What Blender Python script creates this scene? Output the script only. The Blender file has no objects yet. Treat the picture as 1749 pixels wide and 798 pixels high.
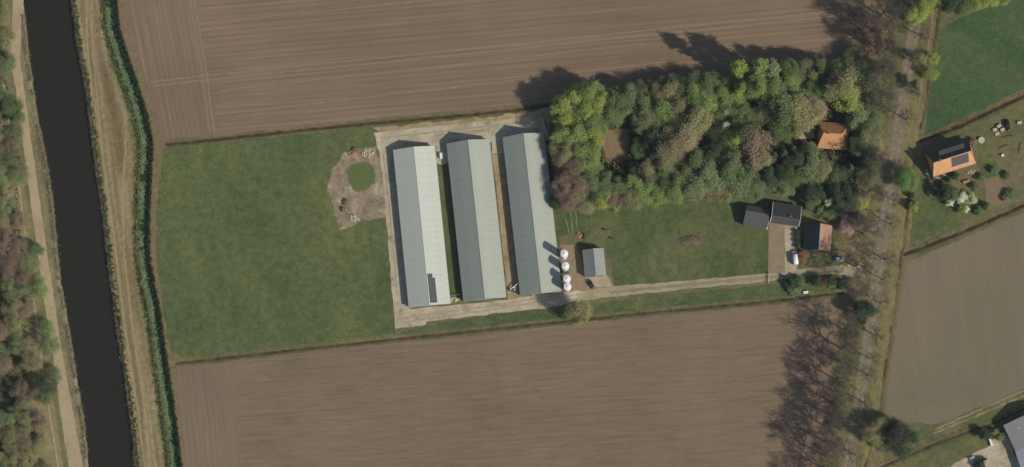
import bpy, bmesh, math, random
import numpy as np
from mathutils import Vector, Matrix
from mathutils.geometry import delaunay_2d_cdt

# ------------------------------------------------------------------ camera, sky, sun, exposure
S = 0.2326                      # metres per photo pixel on the ground (from the 40 m bar)
CAM_H, CAM_Y = 1200.0, -150.0   # aerial camera: high up, nadir south of the picture
SC = bpy.context.scene
COL = SC.collection
cam_d = bpy.data.cameras.new('camera'); cam = bpy.data.objects.new('camera', cam_d); COL.objects.link(cam)
GW = 1749 * S
cam.location = (0, CAM_Y, CAM_H); cam.rotation_euler = (0, 0, 0)
cam_d.sensor_width = 36; cam_d.lens = 36 * CAM_H / GW
cam_d.shift_y = -CAM_Y / GW
cam_d.clip_start = 1; cam_d.clip_end = 8000
SC.camera = cam

SUN_EL, SUN_AZ = math.radians(38.5), math.radians(120)     # azimuth clockwise from north (+Y)
world = bpy.data.worlds.new('World'); SC.world = world; world.use_nodes = True
wn = world.node_tree.nodes; wl = world.node_tree.links
sky = wn.new('ShaderNodeTexSky'); sky.sky_type = 'NISHITA'; sky.sun_disc = False
sky.sun_elevation = SUN_EL; sky.sun_rotation = SUN_AZ; sky.altitude = 0; sky.dust_density = 1.0
bg = wn['Background']; wl.new(sky.outputs[0], bg.inputs[0]); bg.inputs[1].default_value = 0.088
sun_d = bpy.data.lights.new('sun', 'SUN'); sun_d.energy = 3.6; sun_d.angle = math.radians(0.5); sun_d.color = (1.0, .945, .86)
sun = bpy.data.objects.new('sun', sun_d); COL.objects.link(sun); sun.location = (300, -200, 400)
to_sun = Vector((math.sin(SUN_AZ) * math.cos(SUN_EL), math.cos(SUN_AZ) * math.cos(SUN_EL), math.sin(SUN_EL)))
sun.rotation_euler = to_sun.to_track_quat('Z', 'Y').to_euler()
vs = SC.view_settings; vs.view_transform = 'Standard'; vs.look = 'None'; vs.exposure = 0.0; vs.gamma = 1.0; vs.use_curve_mapping = False
SC.cycles.filter_width = 1.5
SC.cycles.max_bounces = 8; SC.cycles.diffuse_bounces = 6; SC.cycles.transmission_bounces = 6; SC.cycles.volume_bounces = 0
KL = (0.93, 0.96, 1.03)         # radiance of a sunlit level surface per unit of albedo

# ------------------------------------------------------------------ helpers
rng = np.random.default_rng(7); random.seed(7)
def P(px, py, z=0.0):
    """a point of the survey picture -> metres, for a point z metres above the ground"""
    k = 1 - z / CAM_H
    x, y = (px - 874.5) * S, (399 - py) * S
    return Vector((x * k, CAM_Y + (y - CAM_Y) * k, z))
def srgb(r, g, b):
    f = lambda c: (c / 255 / 12.92) if c <= 10 else ((c / 255 + .055) / 1.055) ** 2.4
    return (f(r), f(g), f(b))
def A(r, g, b):
    """albedo of a level surface that shows this colour in full sun"""
    return tuple(min(.85, c / k) for c, k in zip(srgb(r, g, b), KL)) + (1.0,)

MATS = {}
class NT:
    def __init__(s, name):
        m = bpy.data.materials.new(name); m.use_nodes = True; MATS[name] = m
        s.m = m; s.n = m.node_tree.nodes; s.l = m.node_tree.links
        s.b = s.n['Principled BSDF']; s.out = s.n['Material Output']
        s.b.inputs['Specular IOR Level'].default_value = .25
    def new(s, t, **kw):
        x = s.n.new(t)
        for k, v in kw.items(): setattr(x, k, v)
        return x
    def link(s, a, b): s.l.new(a, b)
    def coord(s, rot=0, scale=(1, 1, 1)):
        t = s.new('ShaderNodeTexCoord'); mp = s.new('ShaderNodeMapping')
        mp.inputs['Rotation'].default_value = (0, 0, rot); mp.inputs['Scale'].default_value = scale
        r = s.new('ShaderNodeMapping'); r.inputs['Rotation'].default_value = (0, 0, rot)
        mp.inputs['Rotation'].default_value = (0, 0, 0)
        s.link(t.outputs['Object'], r.inputs[0]); s.link(r.outputs[0], mp.inputs[0]); return mp.outputs[0]
    def noise(s, vec, scale, detail=4, rough=.6, dist=0):
        t = s.new('ShaderNodeTexNoise'); t.inputs['Scale'].default_value = scale; t.inputs['Detail'].default_value = detail
        t.inputs['Roughness'].default_value = rough; t.inputs['Distortion'].default_value = dist
        s.link(vec, t.inputs['Vector']); return t.outputs['Fac']
    def ramp(s, fac, stops):
        r = s.new('ShaderNodeValToRGB'); e = r.color_ramp.elements
        while len(e) < len(stops): e.new(.5)
        for i, (p, c) in enumerate(stops): e[i].position = p; e[i].color = c
        s.link(fac, r.inputs[0]); return r.outputs[0]
    def mix(s, fac, a, b, mode='MIX'):
        m = s.new('ShaderNodeMix', data_type='RGBA', blend_type=mode)
        for sock, v in ((m.inputs[0], fac), (m.inputs[6], a), (m.inputs[7], b)):
            if hasattr(v, 'links'): s.link(v, sock)
            else: sock.default_value = v
        return m.outputs[2]
    def gray(s, fac, lo, hi, p0=.3, p1=.7):
        return s.ramp(fac, [(p0, (lo, lo, lo, 1)), (p1, (hi, hi, hi, 1))])
    def bump(s, fac, strength, dist):
        b = s.new('ShaderNodeBump'); b.inputs['Strength'].default_value = strength; b.inputs['Distance'].default_value = dist
        s.link(fac, b.inputs['Height']); s.link(b.outputs[0], s.b.inputs['Normal'])
    def base(s, c, rough=.9):
        if hasattr(c, 'links'): s.link(c, s.b.inputs['Base Color'])
        else: s.b.inputs['Base Color'].default_value = c
        s.b.inputs['Roughness'].default_value = rough; return s.m

def plain(name, col, rough=.7, var=.12, scale=1.5, metal=0.0):
    t = NT(name); v = t.coord(); n = t.noise(v, scale, 5)
    c = t.mix(1.0, col, t.gray(n, 1 - var, 1 + var), 'MULTIPLY'); t.base(c, rough)
    t.b.inputs['Metallic'].default_value = metal
    return t.m
def grassy(name, stops, blot=.035, rot=0, stretch=1.0, fine=.22, bump=.5):
    t = NT(name); v = t.coord(rot, (1, stretch, 1)); w = t.coord()
    big = t.noise(v, blot, 6, .68, .6)
    c = t.ramp(big, stops)
    mid = t.noise(w, .35, 5, .7); fi = t.noise(w, 1.7, 3, .7)
    c = t.mix(1.0, c, t.gray(mid, 1 - fine, 1 + fine, .3, .7), 'MULTIPLY')
    c = t.mix(1.0, c, t.gray(fi, 1 - fine, 1 + fine, .3, .7), 'MULTIPLY')
    sp = t.noise(w, .8, 2, .5); c = t.mix(t.gray(sp, 0, .5, .6, .72), c, A(120, 112, 74))
    t.bump(fi, bump, .25); return t.base(c, .95)
def soil(name, stops, rot, rowscale=(.012, .5, 1), rowamp=.14, fine=.10, blot=.02, wave=.3, dist=1.2):
    t = NT(name); v = t.coord(rot, rowscale); w = t.coord()
    v2 = t.coord(rot, (rowscale[0] * 3, rowscale[1] * 2.6, 1))
    c = t.ramp(t.noise(w, blot, 5, .6, .4), stops)
    r1 = t.noise(v, 1.0, 4, .6); r2 = t.noise(v2, 1.0, 3, .6)
    c = t.mix(1.0, c, t.gray(r1, 1 - rowamp, 1 + rowamp, .25, .75), 'MULTIPLY')
    c = t.mix(1.0, c, t.gray(r2, 1 - rowamp * .8, 1 + rowamp * .8, .25, .75), 'MULTIPLY')
    wv = t.new('ShaderNodeTexWave', wave_type='BANDS', bands_direction='Y'); wv.inputs['Scale'].default_value = .15; wv.inputs['Distortion'].default_value = dist; wv.inputs['Detail'].default_value = 2; wv.inputs['Detail Scale'].default_value = .4
    t.link(t.coord(rot), wv.inputs['Vector']); c = t.mix(1.0, c, t.gray(wv.outputs['Fac'], 1 - rowamp * wave, 1 + rowamp * wave, .1, .9), 'MULTIPLY')
    f = t.noise(w, 1.3, 4, .75)
    c = t.mix(1.0, c, t.gray(f, 1 - fine, 1 + fine), 'MULTIPLY')
    t.bump(r2, .35, .18); return t.base(c, .95)

def tag(o, label=None, cat=None, group=None, kind=None):
    if label: o['label'] = label
    if cat: o['category'] = cat
    if group: o['group'] = group
    if kind: o['kind'] = kind
    return o
def link(o, parent=None):
    COL.objects.link(o)
    if parent: o.parent = parent
    return o
def empty(name, loc, rz=0.0, scale=None):
    o = bpy.data.objects.new(name, None); o.location = loc; o.rotation_euler = (0, 0, rz); o.empty_display_size = .2
    if scale: o.scale = scale
    return link(o)
def mesh_data(name, v, f, mat, smooth=False):
    m = bpy.data.meshes.new(name); m.from_pydata([tuple(p) for p in v], [], f); m.materials.append(MATS[mat])
    if smooth: m.polygons.foreach_set('use_smooth', [True] * len(m.polygons))
    m.update(); return m
def np_mesh(name, v, f, mat, smooth=False):
    """numpy vertices (n,3) and faces (m,k), all of one size"""
    v = np.asarray(v, np.float32); f = np.asarray(f, np.int32); m = bpy.data.meshes.new(name)
    k = f.shape[1]
    m.vertices.add(len(v)); m.vertices.foreach_set('co', v.ravel())
    m.loops.add(f.size); m.loops.foreach_set('vertex_index', f.ravel())
    m.polygons.add(len(f)); m.polygons.foreach_set('loop_start', np.arange(0, f.size, k, dtype=np.int32))
    m.polygons.foreach_set('loop_total', np.full(len(f), k, np.int32))
    if smooth: m.polygons.foreach_set('use_smooth', np.ones(len(f), bool))
    m.materials.append(MATS[mat]); m.update(calc_edges=True); m.validate(); return m
def obj(name, data, parent=None, loc=None):
    o = bpy.data.objects.new(name, data)
    if loc is not None: o.location = loc
    return link(o, parent)
class MB:
    """collects simple shapes for ONE mesh"""
    def __init__(s): s.v = []; s.f = []
    def poly(s, pts):
        n = len(s.v); s.v += [tuple(p) for p in pts]; s.f.append(tuple(range(n, n + len(pts)))); return s
    def hexa(s, b, t):
        n = len(s.v); s.v += [tuple(p) for p in b] + [tuple(p) for p in t]
        s.f += [(n+3, n+2, n+1, n), (n+4, n+5, n+6, n+7)] + [(n+i, n+(i+1) % 4, n+4+(i+1) % 4, n+4+i) for i in range(4)]; return s
    def box(s, x0, x1, y0, y1, z0, z1):
        return s.hexa([(x0,y0,z0),(x1,y0,z0),(x1,y1,z0),(x0,y1,z0)], [(x0,y0,z1),(x1,y0,z1),(x1,y1,z1),(x0,y1,z1)])
    def slab(s, quad, t):
        """quad of four points thickened downwards by t along its normal"""
        q = [Vector(p) for p in quad]; n = (q[1]-q[0]).cross(q[2]-q[0]).normalized()
        if n.z < 0: q.reverse(); n = -n
        return s.hexa([p - n * t for p in q], q)
    def lathe(s, prof, n=20, c=(0, 0, 0), cap=True):
        b = len(s.v)
        for r, z in prof:
            for i in range(n):
                a = 2 * math.pi * i / n; s.v.append((c[0] + r * math.cos(a), c[1] + r * math.sin(a), c[2] + z))
        for j in range(len(prof) - 1):
            for i in range(n):
                s.f.append((b+j*n+i, b+j*n+(i+1) % n, b+(j+1)*n+(i+1) % n, b+(j+1)*n+i))
        if cap:
            s.f.append(tuple(b + i for i in range(n))[::-1]); s.f.append(tuple(b+(len(prof)-1)*n+i for i in range(n)))
        return s
    def tube(s, p0, p1, r, n=6, r1=None):
        p0, p1 = Vector(p0), Vector(p1); d = (p1 - p0).normalized(); q = d.to_track_quat('Z', 'X')
        b = len(s.v); r1 = r if r1 is None else r1
        for p, rr in ((p0, r), (p1, r1)):
            for i in range(n):
                a = 2 * math.pi * i / n; s.v.append(tuple(p + q @ Vector((rr*math.cos(a), rr*math.sin(a), 0))))
        s.f += [(b+i, b+(i+1) % n, b+n+(i+1) % n, b+n+i) for i in range(n)]
        s.f += [tuple(b+i for i in range(n))[::-1], tuple(b+n+i for i in range(n))]; return s
    def data(s, name, mat, smooth=False): return mesh_data(name, s.v, s.f, mat, smooth)
    def build(s, name, mat, parent=None, smooth=False, loc=None): return obj(name, s.data(name, mat, smooth), parent, loc)

def fbm(x, y, scale, seed, octaves=4):
    """value noise on arrays, 0..1"""
    r = np.random.default_rng(seed); out = np.zeros_like(x); amp = 1; tot = 0
    for o in range(octaves):
        g = r.random((97, 97)); u, v = x * scale, y * scale
        i, j = np.floor(u).astype(int), np.floor(v).astype(int); fu, fv = u - i, v - j
        fu = fu*fu*(3-2*fu); fv = fv*fv*(3-2*fv); i0, i1, j0, j1 = i % 97, (i+1) % 97, j % 97, (j+1) % 97
        out += amp * ((g[i0,j0]*(1-fu)+g[i1,j0]*fu)*(1-fv) + (g[i0,j1]*(1-fu)+g[i1,j1]*fu)*fv)
        tot += amp; amp *= .55; scale *= 2.1
    return out / tot
def line_pts(pix): return [P(*p).to_2d() for p in pix]
def seg_dist(X, Y, pts, closed=False):
    d = np.full(X.shape, 1e9)
    n = len(pts)
    for i in range(n if closed else n - 1):
        a, b = pts[i], pts[(i+1) % n]; dx, dy = b[0]-a[0], b[1]-a[1]; L = dx*dx + dy*dy + 1e-9
        t = np.clip(((X-a[0])*dx + (Y-a[1])*dy) / L, 0, 1)
        d = np.minimum(d, np.hypot(X-a[0]-t*dx, Y-a[1]-t*dy))
    return d
def inside(X, Y, pts):
    r = np.zeros(X.shape, bool); n = len(pts)
    for i in range(n):
        a, b = pts[i], pts[(i+1) % n]
        if a[1] == b[1]: continue
        r ^= ((a[1] > Y) != (b[1] > Y)) & (X < (b[0]-a[0]) * (Y-a[1]) / (b[1]-a[1]) + a[0])
    return r
def sdist(X, Y, pts):
    d = seg_dist(X, Y, pts, True); return np.where(inside(X, Y, pts), d, -d)

def sheet(name, pix, z, mat, jit=.35, step=1.6, seed=0, kind='structure', label=None, closed_edges=None):
    """a level piece of ground with an uneven outline"""
    r = random.Random(seed + len(pix)); pts = line_pts(pix); out = []
    n = len(pts)
    for i in range(n):
        a, b = Vector(pts[i]), Vector(pts[(i+1) % n]); L = (b - a).length; k = max(1, int(L / step)); nn = Vector((-(b-a).y, (b-a).x)) / max(L, 1e-6)
        ph = [r.random() * 6.28 for _ in range(3)]
        for q in range(k):
            t = q / k; w = min(1, 4 * t, 4 * (1 - t)) if k > 1 else 0
            s = t * L
            off = jit * w * (.5 * math.sin(s * .37 + ph[0]) + .4 * math.sin(s * .9 + ph[1]) + .45 * r.uniform(-1, 1))
            out.append(a.lerp(b, t) + nn * off)
    v, e, f, *_ = delaunay_2d_cdt(out, [], [list(range(len(out)))], 1, 1e-5)
    f = [t if (v[t[1]]-v[t[0]]).cross(v[t[2]]-v[t[0]]) > 0 else t[::-1] for t in [tuple(q[:3]) for q in f]]
    o = obj(name, mesh_data(name, [(p.x, p.y, z) for p in v], f, mat))
    return tag(o, label, None, None, kind)
def strip(name, pix, width, z, mat, seed=0, jit=.12, parent=None, kind='structure', step=1.2, z1=None):
    """a ribbon along a polyline"""
    r = random.Random(seed); pts = [P(*p).to_2d() for p in pix]; path = []
    for a, b in zip(pts, pts[1:]):
        k = max(1, int((b-a).length / step)); path += [a.lerp(b, i / k) for i in range(k)]
    path.append(pts[-1]); v = []; f = []
    for i, p in enumerate(path):
        a, b = path[max(0, i-2)], path[min(len(path)-1, i+2)]; d = (b - a).normalized(); n = Vector((-d.y, d.x))
        w = width / 2
        v += [(*(p + n * (w + r.uniform(-jit, jit))), z), (*(p - n * (w + r.uniform(-jit, jit))), z)]
        if i: q = 2*i; f.append((q-2, q-1, q+1, q))
    o = obj(name, mesh_data(name, v, f, mat), parent)
    if kind: o['kind'] = kind
    return o

# ------------------------------------------------------------------ surface materials
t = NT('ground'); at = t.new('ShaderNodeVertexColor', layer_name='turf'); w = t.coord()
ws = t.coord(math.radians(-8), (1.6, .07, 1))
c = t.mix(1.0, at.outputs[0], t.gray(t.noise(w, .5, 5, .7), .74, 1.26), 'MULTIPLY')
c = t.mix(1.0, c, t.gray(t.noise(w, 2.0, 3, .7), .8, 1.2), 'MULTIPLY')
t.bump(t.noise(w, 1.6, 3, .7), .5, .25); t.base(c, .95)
grassy('pasture', [(.3, A(69, 82, 49)), (.43, A(78, 91, 54)), (.57, A(89, 98, 59)), (.72, A(108, 108, 66))], .035, math.radians(-8), .45, .30)
grassy('lawn', [(.3, A(66, 79, 47)), (.46, A(77, 89, 53)), (.6, A(91, 97, 60)), (.76, A(110, 107, 70))], .045, 0, 1.0, .29)
grassy('crop_green', [(.3, A(58, 80, 49)), (.5, A(68, 88, 54)), (.7, A(82, 95, 59))], .06, math.radians(-62), .16, .22)
grassy('garden_grass', [(.3, A(80, 88, 58)), (.45, A(100, 98, 66)), (.62, A(113, 105, 74)), (.78, A(120, 107, 80))], .06, 0, 1.0, .2)
soil('plough_brown', [(.3, A(116, 99, 81)), (.5, A(122, 104, 85)), (.7, A(129, 110, 90))], math.radians(-4.9), (.010, .62, 1), .17)
soil('plough_south', [(.3, A(113, 98, 80)), (.5, A(119, 103, 84)), (.7, A(125, 109, 88))], math.radians(-4.0), (.05, .7, 1), .16, .12, .02, .14, 3.0)
soil('headland_north', [(.3, A(116, 99, 82)), (.7, A(127, 110, 90))], math.radians(79), (.012, .6, 1), .15)
soil('headland_south', [(.3, A(115, 100, 83)), (.7, A(125, 110, 91))], math.radians(84), (.03, .6, 1), .09)
soil('plough_east', [(.3, A(108, 105, 84)), (.5, A(116, 108, 88)), (.72, A(121, 108, 91))], math.radians(82), (.008, .10, 1), .07, .06, .02, .2)
soil('garden_soil', [(.3, A(116, 100, 78)), (.7, A(136, 116, 92))], math.radians(75), (.1, 1.0, 1), .1)
def concrete(name, stops, blot=.12, fine=.1):
    t = NT(name); w = t.coord(); c = t.ramp(t.noise(w, blot, 6, .65, .5), stops)
    c = t.mix(1.0, c, t.gray(t.noise(w, .9, 5, .7), 1 - fine, 1 + fine), 'MULTIPLY')
    c = t.mix(1.0, c, t.gray(t.noise(w, 4, 3), 1 - fine * .6, 1 + fine * .6), 'MULTIPLY')
    t.bump(t.noise(w, 3, 4), .25, .05); return t.base(c, .9)
concrete('yard_concrete', [(.3, A(128, 120, 97)), (.42, A(160, 150, 127)), (.56, A(176, 166, 144)), (.72, A(188, 179, 158))], .16, .16)
concrete('slab_concrete', [(.28, A(146, 134, 110)), (.5, A(168, 156, 132)), (.75, A(179, 169, 147))], .2, .1)
concrete('sandy', [(.28, A(118, 104, 72)), (.45, A(148, 130, 98)), (.62, A(165, 148, 116)), (.8, A(150, 122, 88))], .2, .16)
concrete('track_sand', [(.3, A(148, 134, 106)), (.5, A(163, 147, 120)), (.72, A(171, 156, 130))], .1, .1)
concrete('gravel_brown', [(.3, A(126, 112, 87)), (.7, A(147, 131, 105))], .25, .1)
concrete('drive_stone', [(.28, A(136, 126, 101)), (.5, A(153, 143, 118)), (.75, A(164, 154, 130))], .15, .1)
concrete('drive_middle', [(.3, A(124, 116, 86)), (.7, A(143, 133, 104))], .3, .12)
concrete('pond_dirt', [(.28, A(100, 92, 66)), (.42, A(126, 113, 91)), (.55, A(142, 129, 108)), (.7, A(170, 159, 138))], .2, .24)
concrete('mud', [(.3, A(98, 92, 66)), (.7, A(128, 116, 92))], .5, .15)
concrete('rut_light', [(.3, A(128, 112, 93)), (.7, A(139, 122, 101))], .3, .1)
concrete('rut_tan', [(.3, A(138, 122, 88)), (.7, A(158, 141, 104))], .3, .12)
concrete('path_worn', [(.3, A(118, 104, 78)), (.7, A(136, 118, 90))], .3, .14)
concrete('asphalt', [(.3, A(113, 106, 87)), (.5, A(121, 113, 94)), (.72, A(130, 121, 102))], .12, .14)
plain('road_paint', A(168, 160, 142), .7, .25, 1)
def water(name, col, rough=.12, var=.06):
    t = NT(name); w = t.coord(math.radians(-8), (1, .35, 1)); n = t.noise(w, .25, 4)
    c = t.mix(1.0, col, t.gray(n, 1 - var, 1 + var), 'MULTIPLY'); t.base(c, rough)
    t.b.inputs['IOR'].default_value = 1.33; t.b.inputs['Specular IOR Level'].default_value = .5
    t.bump(t.noise(w, 1.2, 3), .08, .05); return t.m
water('canal_water', A(40, 38, 31)); water('ditch_water', A(37, 52, 34), .35, .2); water('pond_water', A(91, 104, 60), .3, .04)

# ------------------------------------------------------------------ lines of the land
CAN_W = [(22,-130),(41,0),(51,100),(66,200),(79,264),(90,334),(97,400),(105,480),(114,528),(125,600),(135,660),(145,720),(153,798),(172,930)]
CAN_E = [(98,-130),(118,0),(127,70),(140,135),(149,200),(157,264),(167,334),(176,400),(184,480),(191,528),(201,600),(211,660),(220,720),(227,798),(247,930)]
DITCH = [(170,-130),(186,0),(191,50),(200,80),(212,115),(228,160),(240,200),(249,240),(249,264),(246,334),(244,400),(245,440),(251,480),(262,528),(272,600),(281,660),(290,720),(299,798),(316,930)]
D_NORTH = [(284,247),(400,235),(500,224),(640,210),(780,198),(900,186),(1000,172),(1200,146),(1400,119),(1515,104)]
D_SOUTH = [(300,621),(500,598),(700,577),(900,556),(1100,535),(1300,516),(1440,500)]
D_ROAD = [(1612,-130),(1604,0),(1600,45),(1590,110),(1578,190),(1566,245),(1554,330),(1543,410),(1537,450),(1529,510),(1517,590),(1507,660),(1500,715),(1486,760),(1474,810),(1455,930)]
D_EAST1 = [(1572,240),(1640,214),(1749,163),(1900,96)]
D_EAST2 = [(1545,434),(1640,398),(1749,350),(1900,285)]
D_SE = [(1500,800),(1600,757),(1700,722),(1749,700),(1900,640)]
canal_poly = line_pts(CAN_W) + line_pts(CAN_E)[::-1]

# ------------------------------------------------------------------ ground: one sheet with canal and ditches cut into it
def make_ground():
    st = .6; xs = np.arange(-232, 232.1, st); ys = np.arange(-122, 122.1, st)
    X, Y = np.meshgrid(xs, ys); PX, PY = X / S + 874.5, 399 - Y / S
    sm = lambda d: np.clip(d, 0, 1)**2 * (3 - 2 * np.clip(d, 0, 1))
    dc = sdist(X, Y, canal_poly); wob = (fbm(X, Y, .5, 3, 3) - .5)
    Z = -2.2 * sm((dc + 1.1 + wob * .9) / 1.8)
    dd = seg_dist(X, Y, line_pts(DITCH)); wid = np.interp(PY, [-130, 60, 200, 300, 500, 930], [3.0, 2.7, 2.4, 1.9, 1.8, 1.8])
    Z = np.minimum(Z, -1.2 * sm((wid + .5 - dd + wob * .6) / 1.1))
    narrow = {}
    for nm, L, w, dp in (('n', D_NORTH, .8, .55), ('s', D_SOUTH, .75, .5), ('r', D_ROAD, .7, .35), ('e1', D_EAST1, 1.0, .7), ('e2', D_EAST2, .9, .65), ('se', D_SE, .7, .45)):
        d = seg_dist(X, Y, line_pts(L)); narrow[nm] = d; Z = np.minimum(Z, -dp * sm((w - d + wob * .35) / .75))
    # colours of the turf itself
    n1, n2, n3 = fbm(X, Y, .03, 11), fbm(X, Y, .12, 12), fbm(X, Y, .5, 13, 3)
    a = math.radians(8.3); U = X * math.cos(a) + Y * math.sin(a); V = -X * math.sin(a) + Y * math.cos(a)
    streak = fbm(U * 1.0, V * .03, .9, 14, 3); streak2 = fbm(U, V * .05, .35, 15, 3)
    col = np.zeros(X.shape + (3,)); alb = lambda r, g, b: np.array(A(r, g, b)[:3])
    def put(c, mask): col[:] = col * (1 - mask[..., None]) + np.asarray(c) * mask[..., None]
    def two(c1, c2, t): t = np.clip(t, 0, 1)[..., None]; return np.asarray(c1) * (1 - t) + np.asarray(c2) * t
    g = lambda n, lo=.35, hi=.65: (n - lo) / (hi - lo)
    col[:] = two(alb(88, 93, 58), alb(110, 104, 70), g(n2))
    # west bank of the canal
    west = sm((np.interp(PY, [-130, 930], [30, 180]) - PX) / 10 + .5)
    put(two(alb(98, 101, 68), alb(132, 121, 92), g(.5 * streak2 + .5 * n2, .36, .62)), west)
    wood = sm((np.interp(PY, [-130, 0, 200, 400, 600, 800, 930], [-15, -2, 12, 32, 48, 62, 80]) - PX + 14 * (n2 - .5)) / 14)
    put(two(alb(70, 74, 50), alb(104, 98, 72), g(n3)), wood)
    # dyke between canal and ditch: dry mown grass in long swaths
    ce = np.interp(PY, [p[1] for p in CAN_E], [p[0] for p in CAN_E]); di = np.interp(PY, [p[1] for p in DITCH], [p[0] for p in DITCH])
    s = (PX - ce) / (di - ce)
    dyke = sm((s + .02) * 12) * sm((1.02 - s) * 12)
    tan = two(alb(116, 106, 76), alb(146, 133, 102), g(streak, .33, .67))
    tan = two(tan, alb(104, 88, 60), sm(1 - np.abs(s - .52) / .2) * sm((PY - 60) / 60) * sm((330 - PY) / 60) * .85)
    tan = two(tan, alb(134, 116, 92), sm(1 - np.abs(s - .42) / .16) * sm((150 - PY) / 60) * .8)
    tan = two(tan, alb(98, 100, 60), sm((s - .66 + .25 * (n2 - .5)) / .16) * .85)
    tan = two(tan, alb(70, 80, 50), sm((.2 - s + .1 * (n3 - .5)) / .1) * .8)
    put(tan, dyke)
    edge = sm(1 - np.abs(dc + 1.6) / 1.3) * sm(g(n3, .3, .5)); put(two(alb(104, 96, 76), alb(140, 130, 104), g(n3, .4, .7)), edge * .9)
    # strip between ditch and fields
    ev = sm((PX - di) / 9 - .6) * sm((di + 38 - PX) / 6); put(two(alb(124, 102, 82), alb(112, 104, 72), g(n2)), ev)
    # wood and road verges
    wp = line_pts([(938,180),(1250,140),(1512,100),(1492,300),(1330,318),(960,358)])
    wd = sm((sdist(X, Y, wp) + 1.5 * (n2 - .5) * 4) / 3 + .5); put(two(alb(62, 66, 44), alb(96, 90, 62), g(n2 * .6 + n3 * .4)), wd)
    rc = np.interp(PY, [-130, 0, 200, 400, 500, 650, 798, 930], [1588, 1568, 1538, 1509, 1494, 1473, 1450, 1430])
    rv = sm((62 - np.abs(PX - rc)) / 8) ; put(two(alb(98, 97, 63), alb(124, 112, 82), g(n2 * .5 + n1 * .5, .36, .62)), rv)
    ry = sm(1 - np.abs(PX - rc - 25) / 11) * sm(g(n1, .4, .55)); put(alb(116, 122, 62), ry * .85)
    rg = sm(1 - np.abs(PX - rc + 26) / 14) * sm(g(fbm(X, Y, .05, 77), .45, .6)); put(alb(104, 110, 64), rg * .7)
    # ditch sides and bottoms
    put(two(alb(50, 66, 44), alb(78, 88, 54), g(n3)), sm((wid + .9 - dd) / .8))
    for nm, k in (('n', .95), ('s', .8), ('r', .75), ('e1', 1.1), ('e2', 1.0), ('se', .8)):
        gap = sm(g(fbm(X, Y, .09, 21), .36, .46)) if nm == 'r' else 1.0
        put(two(alb(62, 44, 34), alb(84, 62, 46), g(n3)), sm((k - narrow[nm] + .4 * wob) / .7) * gap)
    put(two(alb(60, 58, 46), alb(86, 82, 62), g(n3)), sm((dc + .7) / .6))
    ny, nx = X.shape; idx = np.arange(nx * ny).reshape(ny, nx)
    F = np.stack([idx[:-1, :-1], idx[:-1, 1:], idx[1:, 1:], idx[1:, :-1]], -1).reshape(-1, 4)
    Vv = np.stack([X, Y, Z], -1).reshape(-1, 3)
    B = 3000.0; n0 = len(Vv); x0, x1, y0, y1 = xs[0], xs[-1], ys[0], ys[-1]
    ext = [(-B,-B,0),(B,-B,0),(B,B,0),(-B,B,0),(x0,y0,0),(x1,y0,0),(x1,y1,0),(x0,y1,0)]
    Vv = np.vstack([Vv, ext]); F = np.vstack([F, [[n0,n0+1,n0+5,n0+4],[n0+1,n0+2,n0+6,n0+5],[n0+2,n0+3,n0+7,n0+6],[n0+3,n0,n0+4,n0+7]]])
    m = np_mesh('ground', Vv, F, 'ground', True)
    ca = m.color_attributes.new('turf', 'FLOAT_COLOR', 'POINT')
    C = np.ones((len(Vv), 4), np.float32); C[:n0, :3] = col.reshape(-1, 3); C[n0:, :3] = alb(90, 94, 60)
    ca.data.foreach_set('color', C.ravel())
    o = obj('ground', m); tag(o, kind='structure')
    return lambda x, y: Z[np.clip(((y - ys[0]) / st).round().astype(int), 0, ny-1), np.clip(((x - xs[0]) / st).round().astype(int), 0, nx-1)]
GZ = make_ground()              # height of the ground at points
# the air between ground and aircraft
hm = bpy.data.materials.new('haze'); hm.use_nodes = True; MATS['haze'] = hm
hn = hm.node_tree.nodes; hn.remove(hn['Principled BSDF']); hv = hn.new('ShaderNodeVolumePrincipled')
hv.inputs['Color'].default_value = (.78, .88, 1, 1); hv.inputs['Density'].default_value = 2.0e-5; hv.inputs['Anisotropy'].default_value = 0.0
hm.node_tree.links.new(hv.outputs[0], hn['Material Output'].inputs['Volume'])
tag(MB().box(-3100, 3100, -3100, 3100, -4, CAM_H + 12).build('haze', 'haze'), kind='stuff')

# water
def ribbon_between(name, La, Lb, z, mat):
    n = len(La); v = [(*P(*p).to_2d(), z) for p in La] + [(*P(*p).to_2d(), z) for p in Lb]
    o = obj(name, mesh_data(name, v, [(i, i+1, n+i+1, n+i) for i in range(n-1)], mat)); return tag(o, kind='structure')
def resample(L, k=70):
    ys = np.linspace(L[0][1], L[-1][1], k); return [(float(np.interp(y, [p[1] for p in L], [p[0] for p in L])), float(y)) for y in ys]
ribbon_between('canal_water', [(x-8, y) for x, y in resample(CAN_W)], [(x+8, y) for x, y in resample(CAN_E)], -1.0, 'canal_water')
ribbon_between('ditch_water', [(x-13, y) for x, y in resample(DITCH)], [(x+13, y) for x, y in resample(DITCH)], -.55, 'ditch_water')

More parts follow.
